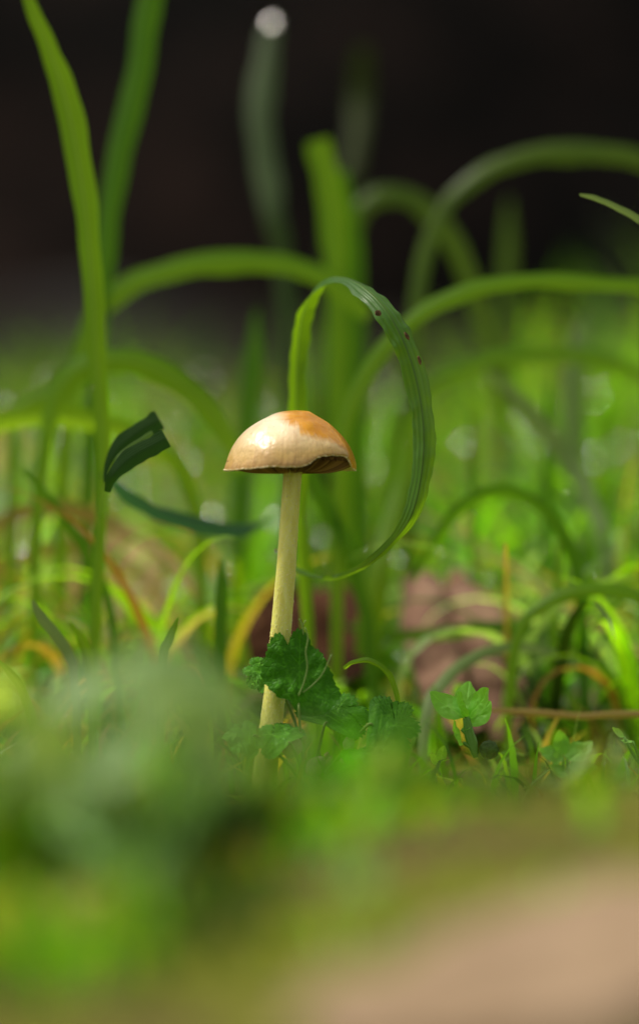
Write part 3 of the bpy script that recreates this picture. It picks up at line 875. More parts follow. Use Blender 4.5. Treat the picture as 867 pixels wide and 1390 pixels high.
def speck():
    p = W(384, 868, 59.75)
    V, F, UV = tube_data([(Vector((-0.00048, 0, 0.00016)), 0.00006), (Vector((-0.0002, -0.00002, 0.00008)), 0.00016), (Vector((0.0002, -0.00002, -0.00008)), 0.00016), (Vector((0.00048, 0, -0.0002)), 0.00005)], 3, 8)
    m, nt, out = new_mat('black_insect'); pr = nd(nt, 'ShaderNodeBsdfPrincipled', Roughness=0.3); pr.inputs['Base Color'].default_value = (0.01, 0.008, 0.006, 1); nt.links.new(pr.outputs[0], out.inputs[0])
    o = mesh_obj('tiny_insect', V, F, m); o.location = p
    tag(o, 'tiny black springtail-like speck on the yellow stem above the leaf', 'insect')
    for px, py in ((405, 556.6),):
        pass


speck()


# ------------------------------------------------------------------ the countable grass blades
blade('long grass blade arching over the mushroom in a loop, dark and ribbed as it falls', [
    (388, 768, 64.2, 6.0, 40), (408, 778, 63.5, 9.0, 40), (432, 785, 62.5, 8.1, 40), (462, 783, 62.3, 10.8, 35), (500, 765, 60.6, 13.5, 30), (535, 733, 60.2, 17.1, 22), (558, 700, 60, 23.4, 12), (570, 655, 60, 29.7, 2),
    (575, 605, 60, 34.2, -6), (572, 555, 60, 36.9, 0), (562, 505, 60, 37.8, 4), (545, 458, 60, 36.0, 8), (522, 418, 60.2, 33.3, 22), (494, 390, 60.8, 29.7, 42), (468, 377, 61.8, 19.8, 60), (444, 378, 62.6, 21.6, 80),
    (424, 396, 63.2, 25.2, 120), (410, 430, 63.6, 27.9, 150), (404, 480, 64, 28.8, 165), (402, 540, 64.3, 27.0, 170), (404, 620, 65, 25.2, 170), (410, 740, 66, 21.6, 170), (420, 900, 67, 18.0, 170), (425, 1025, 67.5, 14.4, 170)],
    G_LOOP, ripple=0.05, ripple_n=38, keel=0.5, n=10, nc=12)
def lesions(o):
    m = rock_mat('lesion', [(0.4, (0.03, 0.015, 0.006)), (0.65, (0.25, 0.14, 0.05))], 1500, rough=0.6, dist=0.0001)
    for px, py, z, a, b, ang in ((513, 425, 59.75, 4.5, 4.0, 20), (552, 456, 59.8, 2.6, 6.0, -28), (569, 489, 59.8, 2.2, 6.5, -15)):
        p = W(px, py, z); u = z * 0.01 / FPX
        bm = bmesh.new(); bmesh.ops.create_icosphere(bm, subdivisions=3, radius=1)
        for v in bm.verts:
            d = v.co.copy(); k = 1 + 0.25 * noise.noise(d * 2 + Vector((px, 0, 0)))
            v.co = Vector((d.x * a * k, d.y * 0.8, d.z * b * k)) * u
            v.co.rotate(Matrix.Rotation(R(ang), 3, 'Y')); v.co += p - o.location
        me = bpy.data.meshes.new('lesion'); bm.to_mesh(me); bm.free(); me.polygons.foreach_set('use_smooth', np.ones(len(me.polygons), dtype=bool))
        me.materials.append(m); q = bpy.data.objects.new('brown_spot', me); S.collection.objects.link(q); q.parent = o


lesions(bpy.data.objects['grass_blade'])
blade('tall bright yellow-green blade at the left, bending away at its top', [
    (22, -50, 65.5, 5.4), (42, 10, 65.5, 18.0), (66, 65, 65.5, 28.8), (88, 130, 65.5, 37.8), (106, 215, 65.5, 37.8), (119, 310, 65.5, 34.2), (126, 400, 65.5, 28.8), (132, 500, 65.5, 23.4), (140, 600, 65.5, 19.8), (138, 690, 65.5, 18.0), (131, 800, 65.5, 17.1), (127, 920, 65.5, 15.3), (126, 1050, 65.5, 13.5)], G_BRIGHT)
blade('upright dim green blade behind the tall bright one, leaving by the top edge', [
    (215, -60, 73, 35.3), (198, 20, 73, 37.0), (186, 110, 73, 37.0), (163, 200, 73, 35.3), (148, 290, 73, 31.9), (138, 390, 73, 28.6), (128, 520, 73, 25.2), (118, 700, 73, 21.8), (112, 975, 73, 18.5)], G_MID)
blade('grey-green blurred blade rising under the round pale drop', [
    (368, 36, 84, 25.5), (358, 90, 83.5, 35.7), (352, 150, 83, 39.1), (358, 220, 82.5, 35.7), (370, 290, 82, 32.3), (382, 350, 82, 28.9), (392, 450, 82, 25.5), (400, 600, 82, 22.1), (400, 905, 82, 18.7)], G_GREY)
blade('faint olive blade standing at the top centre, widest and darkest', [
    (492, 62, 92, 20), (487, 130, 92, 30), (483, 190, 91, 30), (470, 250, 90, 32), (452, 330, 90, 30), (445, 500, 89, 26), (440, 860, 89, 24)], G_DARK_OLIVE)
for i, (dx, top, zz, lab) in enumerate([(-6, 190, 76, 'thick green blade with blunt folded top behind the loop'), (16, 235, 78, 'second green blade crossing behind the loop, slightly right of the blunt one')]):
    blade(lab, [(436 + dx, top, zz, 34), (448 + dx, top + 55, zz, 38), (458 + dx, top + 120, zz, 36), (462 + dx, 400, zz, 32), (462 + dx, 540, zz, 32), (470 + dx, 700, zz, 30), (478 + dx, 350 + 45650 / zz, zz, 26)], [G_BRIGHT, G_MID][i])
blade('wide olive blade arching in from the right edge, with a pale shine on its crest', [
    (1010, 330, 76, 24.0), (940, 250, 76, 26.8), (867, 216, 76, 29.6), (800, 206, 76, 29.6), (735, 208, 76, 28.2), (680, 222, 76, 26.8), (630, 252, 76, 25.4), (596, 292, 76, 24.0), (572, 360, 76, 22.5), (560, 470, 76, 21.2), (556, 640, 76, 19.8), (552, 940, 76, 16.9)], G_DIM)
blade('short blurred arch of grass just right of the blunt blade', [
    (690, 560, 80, 18.9), (655, 430, 80, 24.1), (625, 350, 80, 29.2), (595, 300, 80, 32.7), (560, 270, 80, 32.7), (520, 264, 80, 31.0), (488, 284, 80, 29.2), (474, 330, 80, 27.5), (468, 430, 80, 25.8), (470, 910, 80, 22.4)], G_DIM)
blade('broad green blade arching across the dark gap at upper left', [
    (500, 430, 73, 18.7), (455, 385, 73, 27.4), (400, 362, 73, 31.8), (340, 354, 73, 33.2), (270, 358, 73, 31.8), (205, 374, 73, 30.4), (155, 400, 73, 28.9), (118, 450, 73, 26.0), (95, 540, 73, 24.6), (84, 700, 73, 21.7), (80, 972, 73, 18.7)], G_BRIGHT)
blade('long green blade sweeping from beside the cap up to the right edge', [
    (1000, 440, 69, 16.3), (935, 402, 69, 19.3), (867, 389, 69, 21.4), (800, 383, 69, 23.0), (735, 380, 69, 23.6), (670, 386, 69, 24.4), (610, 404, 69, 25.1), (560, 433, 69, 25.1), (518, 475, 69, 23.6), (486, 525, 69, 22.2), (468, 580, 69, 20.7), (458, 680, 69, 19.3), (455, 1010, 69, 16.3)], G_BRIGHT)
blade('lower blurred blade arching beneath the long sweeping one', [
    (900, 540, 76, 15.5), (850, 500, 76, 20.6), (790, 484, 76, 24.1), (730, 480, 76, 24.1), (670, 486, 76, 24.1), (615, 502, 76, 24.1), (570, 530, 76, 22.4), (535, 590, 76, 20.6), (520, 720, 76, 20.6), (515, 945, 76, 18.9)], G_BRIGHT)
blade('pale-edged green blade arching low at the left toward the cap', [
    (330, 640, 69, 18), (308, 590, 69, 26), (275, 545, 69, 34), (235, 512, 69, 37), (190, 492, 69, 36), (145, 488, 69, 35), (105, 502, 69, 34), (78, 535, 69, 28), (62, 600, 69, 20), (50, 720, 69, 16), (44, 1010, 69, 14)], G_BRIGHT)
blade('thin pale blade tip poking in at the upper right edge', [
    (786, 264, 62, 3), (806, 269, 62, 7), (835, 281, 62, 9), (867, 299, 62, 11), (920, 340, 62, 13), (990, 450, 62, 15), (1040, 700, 62, 16), (1060, 1085, 62, 14)], G_PALE)
blade('teal blade drooping right under the folded dark blade', [
    (372, 704, 69, 3), (342, 716, 68.6, 14), (318, 720, 68.2, 21), (290, 716, 67.8, 24), (245, 706, 67.2, 25), (205, 692, 66.6, 23), (172, 672, 66, 18), (154, 656, 65.6, 10), (139, 642, 65.5, 8)], G_TEAL)
blade('dark green blade slanting down to the right from behind the cap', [
    (405, 600, 69, 17.2), (425, 655, 69, 22.4), (448, 700, 69, 24.1), (470, 745, 69, 24.1), (488, 800, 69, 22.4), (500, 860, 69, 20.6), (508, 1011, 69, 18.9)], G_MID)
blade('broad bright green blade standing right of the stem', [
    (560, 560, 71, 10.3), (548, 640, 71, 22.4), (530, 710, 70.5, 29.2), (512, 780, 70, 34.4), (500, 850, 70, 36.1), (495, 920, 70, 32.7), (492, 1000, 70, 25.8)], G_BRIGHT)
blade('pale grey-green blade arching low above the brown dead leaf', [
    (790, 905, 67, 6), (740, 884, 67, 12), (700, 878, 66.5, 14), (660, 884, 66, 16), (622, 905, 65.5, 18), (596, 932, 65, 18), (578, 965, 64.5, 17), (572, 1055, 64, 14)], G_PALE)
blade('small thin green shoot curled into a hook over the toothed leaf', [
    (466, 908, 61, 5), (478, 900, 60.6, 7), (500, 897, 60.2, 9), (520, 908, 60, 9), (533, 928, 60, 9), (540, 960, 60, 8), (543, 1010, 60, 8), (540, 1105, 60, 7)], G_BRIGHT, keel=0.6)
blade('dark horizontal blade crossing the brown dead leaf', [
    (470, 850, 71, 8), (530, 864, 70, 15), (600, 860, 69.5, 19), (670, 852, 69, 19), (740, 862, 68.5, 17), (800, 890, 68, 14), (840, 940, 67.6, 12), (850, 1025, 67.5, 10)], G_MID)
blade('thin straw stalk slanting down across the right half', [
    (560, 690, 76, 5), (640, 735, 74, 8), (720, 790, 72, 9), (790, 842, 70, 9), (860, 880, 68, 9), (930, 1000, 66.5, 9)], STRAW, cat_='straw stalk', name='straw_stalk', keel=0.6)
blade('yellowish straw stalk low at the right, above the pale one', [
    (650, 800, 72, 6), (700, 835, 71, 10), (750, 868, 70, 11), (810, 915, 69, 10), (860, 1010, 68.5, 8)], STRAW, cat_='straw stalk', name='straw_stalk', keel=0.6)
blade('brown-cream dry stalk lying level at the right edge', [
    (640, 962, 64, 4), (690, 966, 64, 9), (740, 969, 64, 12), (790, 973, 64, 13), (867, 970, 64, 13), (960, 975, 64, 12)], STRAW, cat_='straw stalk', name='straw_stalk', keel=0.6)
blade('yellow dry blade bowed over at the far left, above the black gap', [
    (-40, 740, 72, 10), (20, 700, 72, 18), (80, 690, 72, 22), (150, 712, 72, 22), (220, 752, 71, 18), (270, 810, 70, 12)], STRAW, cat_='straw stalk', name='straw_stalk')
blade('orange-brown dry blade bowed low across the left, below the yellow one', [
    (-10, 790, 74, 8), (50, 752, 74, 18), (120, 745, 74, 22), (190, 780, 73, 20), (240, 850, 72, 16), (260, 960, 71, 12)], STRAW, cat_='straw stalk', name='straw_stalk')
blade('short pale green blade leaning left beside the black gap', [
    (44, 815, 62.5, 4), (56, 838, 62.5, 13), (76, 862, 62.5, 16), (93, 890, 62.5, 15), (102, 930, 62.5, 12), (104, 1080, 62.5, 10)], G_PALE)
blade('bright slim blade next to the pale short one at the left', [
    (96, 845, 63, 4), (110, 868, 63, 13), (121, 900, 63, 15), (124, 960, 63, 12), (124, 1070, 63, 10)], G_BRIGHT)
blade('tiny bright blade tip standing alone left of the stem', [
    (242, 838, 61, 2), (236, 852, 61, 9), (228, 872, 61, 13), (220, 905, 61, 14), (214, 1095, 61, 12)], G_BRIGHT)
blade('small blade tip at the left edge, pointing up left', [
    (-4, 895, 61, 3), (12, 912, 61, 10), (30, 938, 61, 14), (50, 1000, 61, 14), (60, 1095, 61, 10)], G_BRIGHT)

blade('wide soft green blade lying nearly level across the left edge, below the low arch', [
    (-60, 600, 70, 20), (0, 575, 70, 28), (60, 566, 70, 32), (130, 574, 70, 32), (200, 600, 70, 28), (250, 650, 70, 20), (270, 740, 70, 16), (276, 1000, 70, 14)], G_BRIGHT)
blade('soft green blade rising from the left edge toward the tall bright blade', [
    (190, 470, 74, 6), (150, 492, 74, 22), (100, 516, 74, 28), (50, 540, 74, 28), (0, 575, 74, 26), (-50, 640, 74, 24), (-80, 960, 74, 20)], G_BRIGHT)
blade('pale blurred blade slanting down to the right at the height of the cap', [
    (655, 500, 73, 4), (690, 530, 73, 18), (725, 570, 73, 26), (765, 620, 73, 28), (800, 680, 72.5, 26), (822, 760, 72, 22), (835, 980, 72, 18)], G_PALE)
blade('broad pale upright blade with a washed-out shine at the right of the low arch', [
    (792, 425, 78, 4), (786, 455, 78, 26), (780, 500, 78, 34), (776, 560, 78, 34), (780, 660, 78, 28), (790, 935, 78, 20)], G_PALE)
blade('green blade bowed just outside the lower right of the loop', [
    (560, 790, 68, 4), (590, 735, 68, 14), (625, 690, 68, 20), (670, 668, 68, 22), (720, 680, 68, 20), (760, 720, 68, 18), (785, 800, 68, 16), (795, 1020, 68, 14)], G_MID)
blade('bright blade crossing the right edge low above the level stalk', [
    (960, 880, 66, 8), (900, 830, 66, 16), (850, 805, 66, 20), (790, 800, 66, 20), (735, 822, 66, 18), (700, 870, 66, 14), (685, 1040, 66, 10)], G_BRIGHT)
blade('long thin green blade leaning left across the tall bright one', [
    (30, 640, 67, 3), (52, 660, 67, 9), (85, 700, 67, 12), (120, 760, 67, 13), (150, 830, 67, 13), (172, 1030, 67, 10)], G_MID)
blade('upright soft blade fading out over the stem-side gap, left of the loop', [
    (348, 420, 77, 5), (344, 470, 77, 22), (338, 540, 77, 30), (330, 640, 77, 30), (322, 760, 77, 26), (318, 942, 77, 22)], G_MID)

vert = [(690, 270, 86, 36, 'upright blurred blade fading into the dark at the right, tallest of those there', G_DIM),
        (560, 420, 80, 30, 'blurred upright blade between the loop and the sweeping arch', G_MID),
        (745, 520, 74, 20, 'slim upright blade right of centre, with its tip beneath the low arch', G_MID),
        (820, 560, 76, 22, 'slim upright blade near the right edge at cap height', G_BRIGHT),
        (640, 560, 73, 16, 'narrow upright blade just right of the loop', G_MID),
        (20, 560, 72, 26, 'upright blade hugging the left edge at cap height', G_BRIGHT),
        (760, 730, 68, 18, 'short upright blade above the straw stalks at the right', G_BRIGHT),
        (300, 760, 66, 26, 'blurred upright blade just left of the stem', G_MID)]
for (px, py, z, wd, lab, mt) in vert:
    wd *= 0.7
    gy = 350 + 45650 / z; dx = random.uniform(-18, 18)
    blade(lab, [(px, py, z, 5), (px + dx * 0.2, py + (gy - py) * 0.12, z, wd * 0.8), (px + dx * 0.5, py + (gy - py) * 0.35, z, wd), (px + dx * 0.8, py + (gy - py) * 0.7, z, wd * 0.9), (px + dx, gy + 4, z, wd * 0.6)], mt)


# folded dark blade with the clipped end
def clipped_blade():
    base = W(146, 672, 61.5)
    root = empty('clipped_grass_blade', base, 'dark folded blade with a clipped square end, left of the cap', 'grass blade')
    rib = leaf_mat('pale_midrib', (0.10, 0.24, 0.03), (0.2, 0.4, 0.03), 0.3, 0.4)
    for s0, pts in ((0, [(217, 570, 62.3, 26, 0), (203, 578, 62.3, 28, 0), (182, 592, 62.3, 28, 0), (163, 608, 62.3, 24, 0), (150, 628, 62.3, 16, 0), (145, 655, 62.3, 9, 0)]),
                    (1, [(226, 595, 61.0, 25, 0), (208, 605, 61.0, 27, 0), (187, 616, 61.0, 27, 0), (168, 630, 61.0, 24, 0), (152, 648, 61.0, 16, 0), (146, 668, 61.2, 9, 0)])):
        V, F, UV = ribbon_data(pts, n=6, nc=8, keel=0.2)
        o = mesh_obj('leaf_half', [v - base for v in V], F, G_DARK, uvs=UV); o.parent = root
    V, F, UV = ribbon_data([(208, 588, 61.7, 8, 0), (192, 598, 61.7, 9, 0), (172, 612, 61.7, 10, 0), (155, 632, 61.7, 9, 0), (146, 655, 62.9, 7, 0), (140, 672, 64.6, 7, 0), (138, 700, 65.5, 8, 0)], n=6, nc=4, keel=0.2)
    o = mesh_obj('midrib', [v - base for v in V], F, rib, uvs=UV); o.parent = root


clipped_blade()


# ------------------------------------------------------------------ toothed weed by the stem
def lobed_outline(seed, lobes=5, spread=1.25, n_per=15, deep=0.34):
    """palmate toothed leaf, base at (0,0) pointing +y, about 1 long"""
    rnd = random.Random(seed); P = []
    A0 = math.pi * spread / 2; N = lobes * n_per * 2
    for i in range(N + 1):
        a = -A0 + 2 * A0 * i / N
        q = (i / N * lobes) % 1.0
        lob = abs(math.sin(math.pi * q)) ** 0.6
        env = 0.62 + 0.38 * math.cos(a * 0.75)
        r = env * (1 - deep + deep * lob)
        tooth = (i % 5) / 5.0
        r *= 1 + 0.09 * (tooth - 0.4) + rnd.uniform(-0.015, 0.015)
        P.append((math.sin(a) * r, 0.08 + math.cos(a) * r))
    P.append((0.05, 0.02)); P.append((-0.05, 0.02))
    return P[::-1]


def lobed_veins(lobes=5, spread=1.25):
    v = []
    A0 = math.pi * spread / 2
    for l in range(lobes):
        a = -A0 + 2 * A0 * (l + 0.5) / lobes; r = 0.85 * (0.62 + 0.38 * math.cos(a * 0.75))
        v.append((0, 0.05, math.sin(a) * r, 0.08 + math.cos(a) * r, 0.016))
        for k in range(1, 5):
            for s in (-1, 1):
                f = k / 5.5; bx, by = math.sin(a) * r * f, 0.08 + math.cos(a) * r * f; b = a + s * 0.7
                v.append((bx, by, bx + math.sin(b) * 0.24 * (1.2 - f), by + math.cos(b) * 0.24 * (1.2 - f), 0.009))
    return v


def main_outline():
    T = [(405, 962), (398, 950), (385, 944), (372, 931), (364, 919), (362, 905), (367, 893), (371, 881), (375, 868), (382, 858), (390, 855), (396, 861), (400, 873), (403, 866), (408, 856), (416, 850), (424, 853), (430, 863),
         (434, 875), (442, 880), (449, 890), (453, 903), (459, 914), (462, 928), (468, 938), (468, 951), (459, 963), (442, 970), (425, 973), (412, 969)]
    A = spline(np.array(T + [T[0]], float), 5)[:-1]
    c = np.array([415., 915.]); out = []
    for i, p in enumerate(A):
        k = 1 + (0.055 * ((i % 4) / 3.0) if 8 < i < len(A) - 12 else 0)
        q = c + (p - c) * k
        out.append(((q[0] - 411) / 112, (968 - q[1]) / 112))
    return out[::-1]


def main_veins():
    v = []
    for (x, y) in ((385, 862), (418, 856), (366, 905), (448, 893), (462, 935)):
        e = np.array([(x - 411) / 112, (968 - y) / 112]); v.append((0, 0.05, e[0], e[1], 0.013)); a = math.atan2(e[0], e[1]); L = np.hypot(*e)
        for k in range(1, 6):
            for sg in (-1, 1):
                f = k / 6.5; b = a + sg * 0.75
                v.append((e[0] * f, e[1] * f, e[0] * f + math.sin(b) * 0.2 * (1.1 - f * 0.6), e[1] * f + math.cos(b) * 0.2 * (1.1 - f * 0.6), 0.008))
    return v


def toothed_weed():
    base = W(418, 1075, 60)
    root = empty('toothed_weed', base, 'small weed with dark toothed leaves growing in front of the stem', 'weed')
    WD = (0.034, 0.18, 0.008)
    WL = (0.07, 0.27, 0.02)
    petiole = leaf_mat('petiole', (0.22, 0.36, 0.08), (0.3, 0.45, 0.1), 0.2, 0.45, rib_amt=0, ribs=0)
    u = 0.6 / FPX
    # (px, py of the leaf base, z, size px, direction in the picture (deg from up, clockwise), tilt back, colour, seed)
    spec = [(406, 968, 59.3, 108, -3, 0.25, WD, 1), (440, 985, 59.6, 66, 18, 0.9, WL, 2), (372, 915, 60.2, 40, -80, 0.8, WL, 3),
            (498, 985, 59.4, 66, 96, 0.75, WL, 4), (395, 1010, 59.2, 50, -30, 1.0, WL, 5), (470, 1040, 58.8, 56, 55, 1.1, WL, 6), (350, 1000, 59.4, 44, -100, 1.0, WL, 7)]
    for k, (px, py, z, sz, ang, tilt, col, sd) in enumerate(spec):
        shp = (4, 0.95, 18, 0.15) if k == 0 else (5, 1.1, 15, 0.2)
        o = W(px, py, z); a = R(ang)
        yd = Vector((math.sin(a), 0, math.cos(a))); toward = Vector((0, -1, 0))
        n = (toward * math.cos(tilt) + Vector((-yd.x * 0.2, 0, 1)) * math.sin(tilt)).normalized()
        yd = (yd - n * yd.dot(n)).normalized(); xd = yd.cross(n)
        lf = add_leaf('leaf', root, o, xd, yd, sz * u, col, out=main_outline() if k == 0 else lobed_outline(sd, *shp), veins=main_veins() if k == 0 else lobed_veins(*shp[:2]), vd=0.006, cup=-0.18, wav=0.10, seed=sd * 3.1, mat=WEED, veincol=(2.2, 1.7, 2.0), nr=16)
        mid = (o + base) / 2 + Vector((random.uniform(-2, 2) * u * 5, 0.003, 0))
        add_tube('leaf_stalk', root, [(base, 2.6 * u), (mid, 2.3 * u), (o, 1.9 * u), (o + yd * sz * u * 0.15 - n * 0.0004, 1.2 * u)], petiole)
    # pale wiry tendril in front of the main leaf
    add_tube('tendril', root, [(W(*p, 59.0), 1.1 * u) for p in ((405, 945), (413, 925), (417, 905), (415, 885), (418, 866), (414, 852))], petiole)
    add_tube('tendril', root, [(W(*p, 59.0), 0.9 * u) for p in ((411, 940), (424, 930), (438, 914), (450, 888))], petiole)
    add_tube('tendril', root, [(W(*p, 59.1), 0.9 * u) for p in ((412, 862), (410, 848), (406, 840))], petiole)
    add_tube('tendril', root, [(W(*p, 59.1), 0.8 * u) for p in ((410, 850), (415, 842))], petiole)


WEED = leaf_mat('weed_leaf', (1, 1, 1), (1.0, 1.2, 0.4), 0.25, 0.4, tint=True, rib_amt=0.0, ribs=0, nscale=500, bump=0.3, vary=0.35, cells=900, spec=0.08)
toothed_weed()


# ------------------------------------------------------------------ seedlings
def seedling(label, px, gy, z, leaves, stem_w=2.6, col=(0.16, 0.42, 0.05), name='seedling', bright=1.5):
    col = tuple(c * bright for c in col)
    """leaves: (px, py tip, px, py base, width ratio)"""
    base = W(px, gy, z); root = empty(name, base, label, 'seedling')
    u = z * 0.01 / FPX
    sm = SEED_STEM
    for k, (bx, by, tx, ty, wr, dz) in enumerate(leaves):
        b = W(bx, by, z); t = W(tx, ty, z + dz)
        d = t - b; sz = d.length
        n = Vector((random.uniform(-0.7, 0.7), random.uniform(-1, -0.3), 1.0)).normalized(); xd = d.normalized().cross(n)
        add_leaf('leaf', root, b, xd, d, sz, col, out=oval(36, wr, 0.85), cup=0.5, wav=0.12, seed=k * 2.3 + px, vd=0.03, veincol=(1.2, 1.15, 1.3), nr=6)
        add_tube('stalk', root, [(base, stem_w * 0.5 * u), (base.lerp(b, 0.5) + Vector(((k - 2) * u * 2, 0, 0)), stem_w * 0.45 * u), (b, stem_w * 0.35 * u)], sm, n=4, seg=6)
    return root


SEED_STEM = leaf_mat('seedling_stalk', (0.18, 0.42, 0.06), (0.3, 0.5, 0.06), 0.2, 0.35, rib_amt=0, ribs=0)
seedling('bright green seedling with oval leaves standing on bare soil at right of the weed', 645, 1028, 60.3, [
    (630, 975, 584, 946, 0.30, 0.4), (632, 972, 613, 946, 0.34, -0.4), (632, 975, 630, 938, 0.30, 0.8), (634, 972, 671, 938, 0.30, -0.3), (636, 985, 664, 958, 0.36, 0.3), (628, 1008, 604, 983, 0.36, -0.4), (626, 990, 640, 988, 0.3, 0)], stem_w=7)
seedling('smaller soft seedling right of the bright one, leaves spread low', 770, 1075, 58.3, [
    (765, 1030, 728, 1022, 0.34, 0), (765, 1025, 760, 990, 0.34, 0), (770, 1030, 800, 1015, 0.34, 0.4), (768, 1045, 740, 1050, 0.3, -0.5), (772, 1040, 806, 1048, 0.3, 0.2)], stem_w=4, col=(0.14, 0.36, 0.06))
seedling('pale sprout reaching in at the right edge above the soil', 880, 1050, 60, [
    (846, 1000, 828, 990, 0.3, 0), (858, 1006, 840, 1008, 0.26, 0), (868, 1010, 880, 990, 0.3, 0)], stem_w=5, col=(0.2, 0.42, 0.08))
seedling('tiny two-leaved sprout at the left foot of the bright seedling', 598, 1052, 60.0, [
    (596, 1035, 604, 1012, 0.3, 0), (596, 1038, 582, 1024, 0.3, 0)], stem_w=3, col=(0.2, 0.4, 0.06))


def pellet():
    p = W(663, 1018, 60.2); r = 12.5 * 0.6 / FPX
    bm = bmesh.new(); bmesh.ops.create_icosphere(bm, subdivisions=5, radius=r)
    for v in bm.verts:
        d = v.co.normalized(); v.co *= 1 + 0.10 * noise.noise(d * 3) + 0.10 * abs(noise.noise(d * 9)) + 0.03 * noise.noise(d * 25)
    me = bpy.data.meshes.new('mossy_pellet'); bm.to_mesh(me); bm.free()
    me.polygons.foreach_set('use_smooth', np.ones(len(me.polygons), dtype=bool))
    me.materials.append(rock_mat('dark_moss', [(0.35, (0.012, 0.016, 0.006)), (0.65, (0.05, 0.09, 0.025))], 600, rough=0.6, dist=0.0004))
    o = bpy.data.objects.new('mossy_pellet', me); o.location = p; S.collection.objects.link(o)
    tag(o, 'dark round mossy pellet at the foot of the bright seedling', 'pellet')


pellet()


# ------------------------------------------------------------------ dead leaves, seed husks, painted shade of the soil gap
def dead_leaf(label, corners, mat, seed=0, nx=34, ny=26, amp=0.002, name='dead_leaf', thick=0.0003, drape=None):
    P = [Vector(c) for c in corners]; base = (P[0] + P[1] + P[2] + P[3]) / 4; V, F, UV = [], [], []
    for j in range(ny + 1):
        for i in range(nx + 1):
            # leaf-shaped: squeeze a disc-like outline into the quad
            a, b = 2 * i / nx - 1, 2 * j / ny - 1
            x = a * math.sqrt(max(0, 1 - 0.42 * b * b)); y = b * math.sqrt(max(0, 1 - 0.42 * a * a))
            x *= 1 + 0.08 * noise.noise(Vector((a * 2, b * 2, seed))); y *= 1 + 0.08 * noise.noise(Vector((a * 2, b * 2, seed + 5)))
            s, t = (x + 1) / 2, (y + 1) / 2
            p = P[0] * (1 - s) * (1 - t) + P[1] * s * (1 - t) + P[2] * s * t + P[3] * (1 - s) * t
            p = p + Vector((0, 0, 1)) * (amp * noise.noise(Vector((a * 1.6, b * 1.6, seed + 9))) - amp * 0.5 * math.exp(-(a * 14) ** 2) + amp * 0.25 * math.sin(b * 18 + abs(a) * 9) * 0.4)
            if drape is not None: p.z = ground_h(p.x, p.y) + drape + 0.4 * (p.z - (P[0].z * (1 - s) * (1 - t) + P[1].z * s * (1 - t) + P[2].z * s * t + P[3].z * (1 - s) * t))
            V.append(p - base); UV.append((s, t))
    F = [(j * (nx + 1) + i, j * (nx + 1) + i + 1, (j + 1) * (nx + 1) + i + 1, (j + 1) * (nx + 1) + i) for j in range(ny) for i in range(nx)]
    o = mesh_obj(name, V, F, mat, uvs=UV); o.location = base
    md = o.modifiers.new('thickness', 'SOLIDIFY'); md.thickness = thick
    return tag(o, label, 'dead leaf', 'dead leaves on the ground')


DEAD_PINK = rock_mat('pinkish_dead_leaf', [(0.3, (0.06, 0.03, 0.02)), (0.5, (0.20, 0.11, 0.075)), (0.75, (0.36, 0.24, 0.16))], 70, rough=0.85, spec=0.15, dist=0.0006)
DEAD_TAN = rock_mat('tan_dead_leaf', [(0.3, (0.18, 0.12, 0.06)), (0.55, (0.34, 0.235, 0.145)), (0.75, (0.50, 0.37, 0.25))], 60, rough=0.6, dist=0.0006)
GAP_SHADE = rock_mat('soil_gap_shade', [(0.3, (0.02, 0.008, 0.004)), (0.6, (0.07, 0.028, 0.012)), (0.8, (0.12, 0.06, 0.03))], 80, rough=0.9, dist=0.0006, spec=0.1)  # red-brown soil with the shadow of the gap put into the colour
DEAD_YEL = rock_mat('yellow_dead_leaf', [(0.3, (0.16, 0.10, 0.03)), (0.55, (0.34, 0.24, 0.07)), (0.75, (0.46, 0.30, 0.12))], 60, rough=0.6, dist=0.0006)
dead_leaf('pinkish brown dead leaf propped up behind the bright seedling', [W(590, 1020, 66), W(745, 1005, 67), W(690, 800, 72), W(520, 755, 74)], DEAD_PINK, 1, amp=0.006)
dead_leaf('dark russet sheet standing for the shadowed soil gap behind the stem', [W(335, 930, 69), W(520, 930, 69), W(490, 780, 73), W(330, 790, 73)], GAP_SHADE, 2, amp=0.004)  # added sheet, painted dark where only a shadowed gap lies
dead_leaf('big pale tan dead leaf lying across the bottom right corner', [ground_hit(280, 1480), ground_hit(800, 1520), ground_hit(1040, 1225), ground_hit(680, 1245)], DEAD_TAN, 3, amp=0.002, drape=0.003)
dead_leaf('small yellowish dead leaf at the bottom left', [ground_hit(40, 1290), ground_hit(160, 1280), ground_hit(150, 1235), ground_hit(60, 1235)], DEAD_YEL, 4, amp=0.001, drape=0.003)
dead_leaf('tan dead leaf leaning among straw at left', [W(70, 900, 74), W(240, 900, 74), W(215, 720, 78), W(80, 700, 78)], DEAD_YEL, 6, amp=0.004)
dead_leaf('small brown curled leaf under the toothed weed', [W(425, 1075, 59), W(500, 1070, 59), W(470, 1020, 61), W(430, 1025, 61)], DEAD_PINK, 7, amp=0.003)


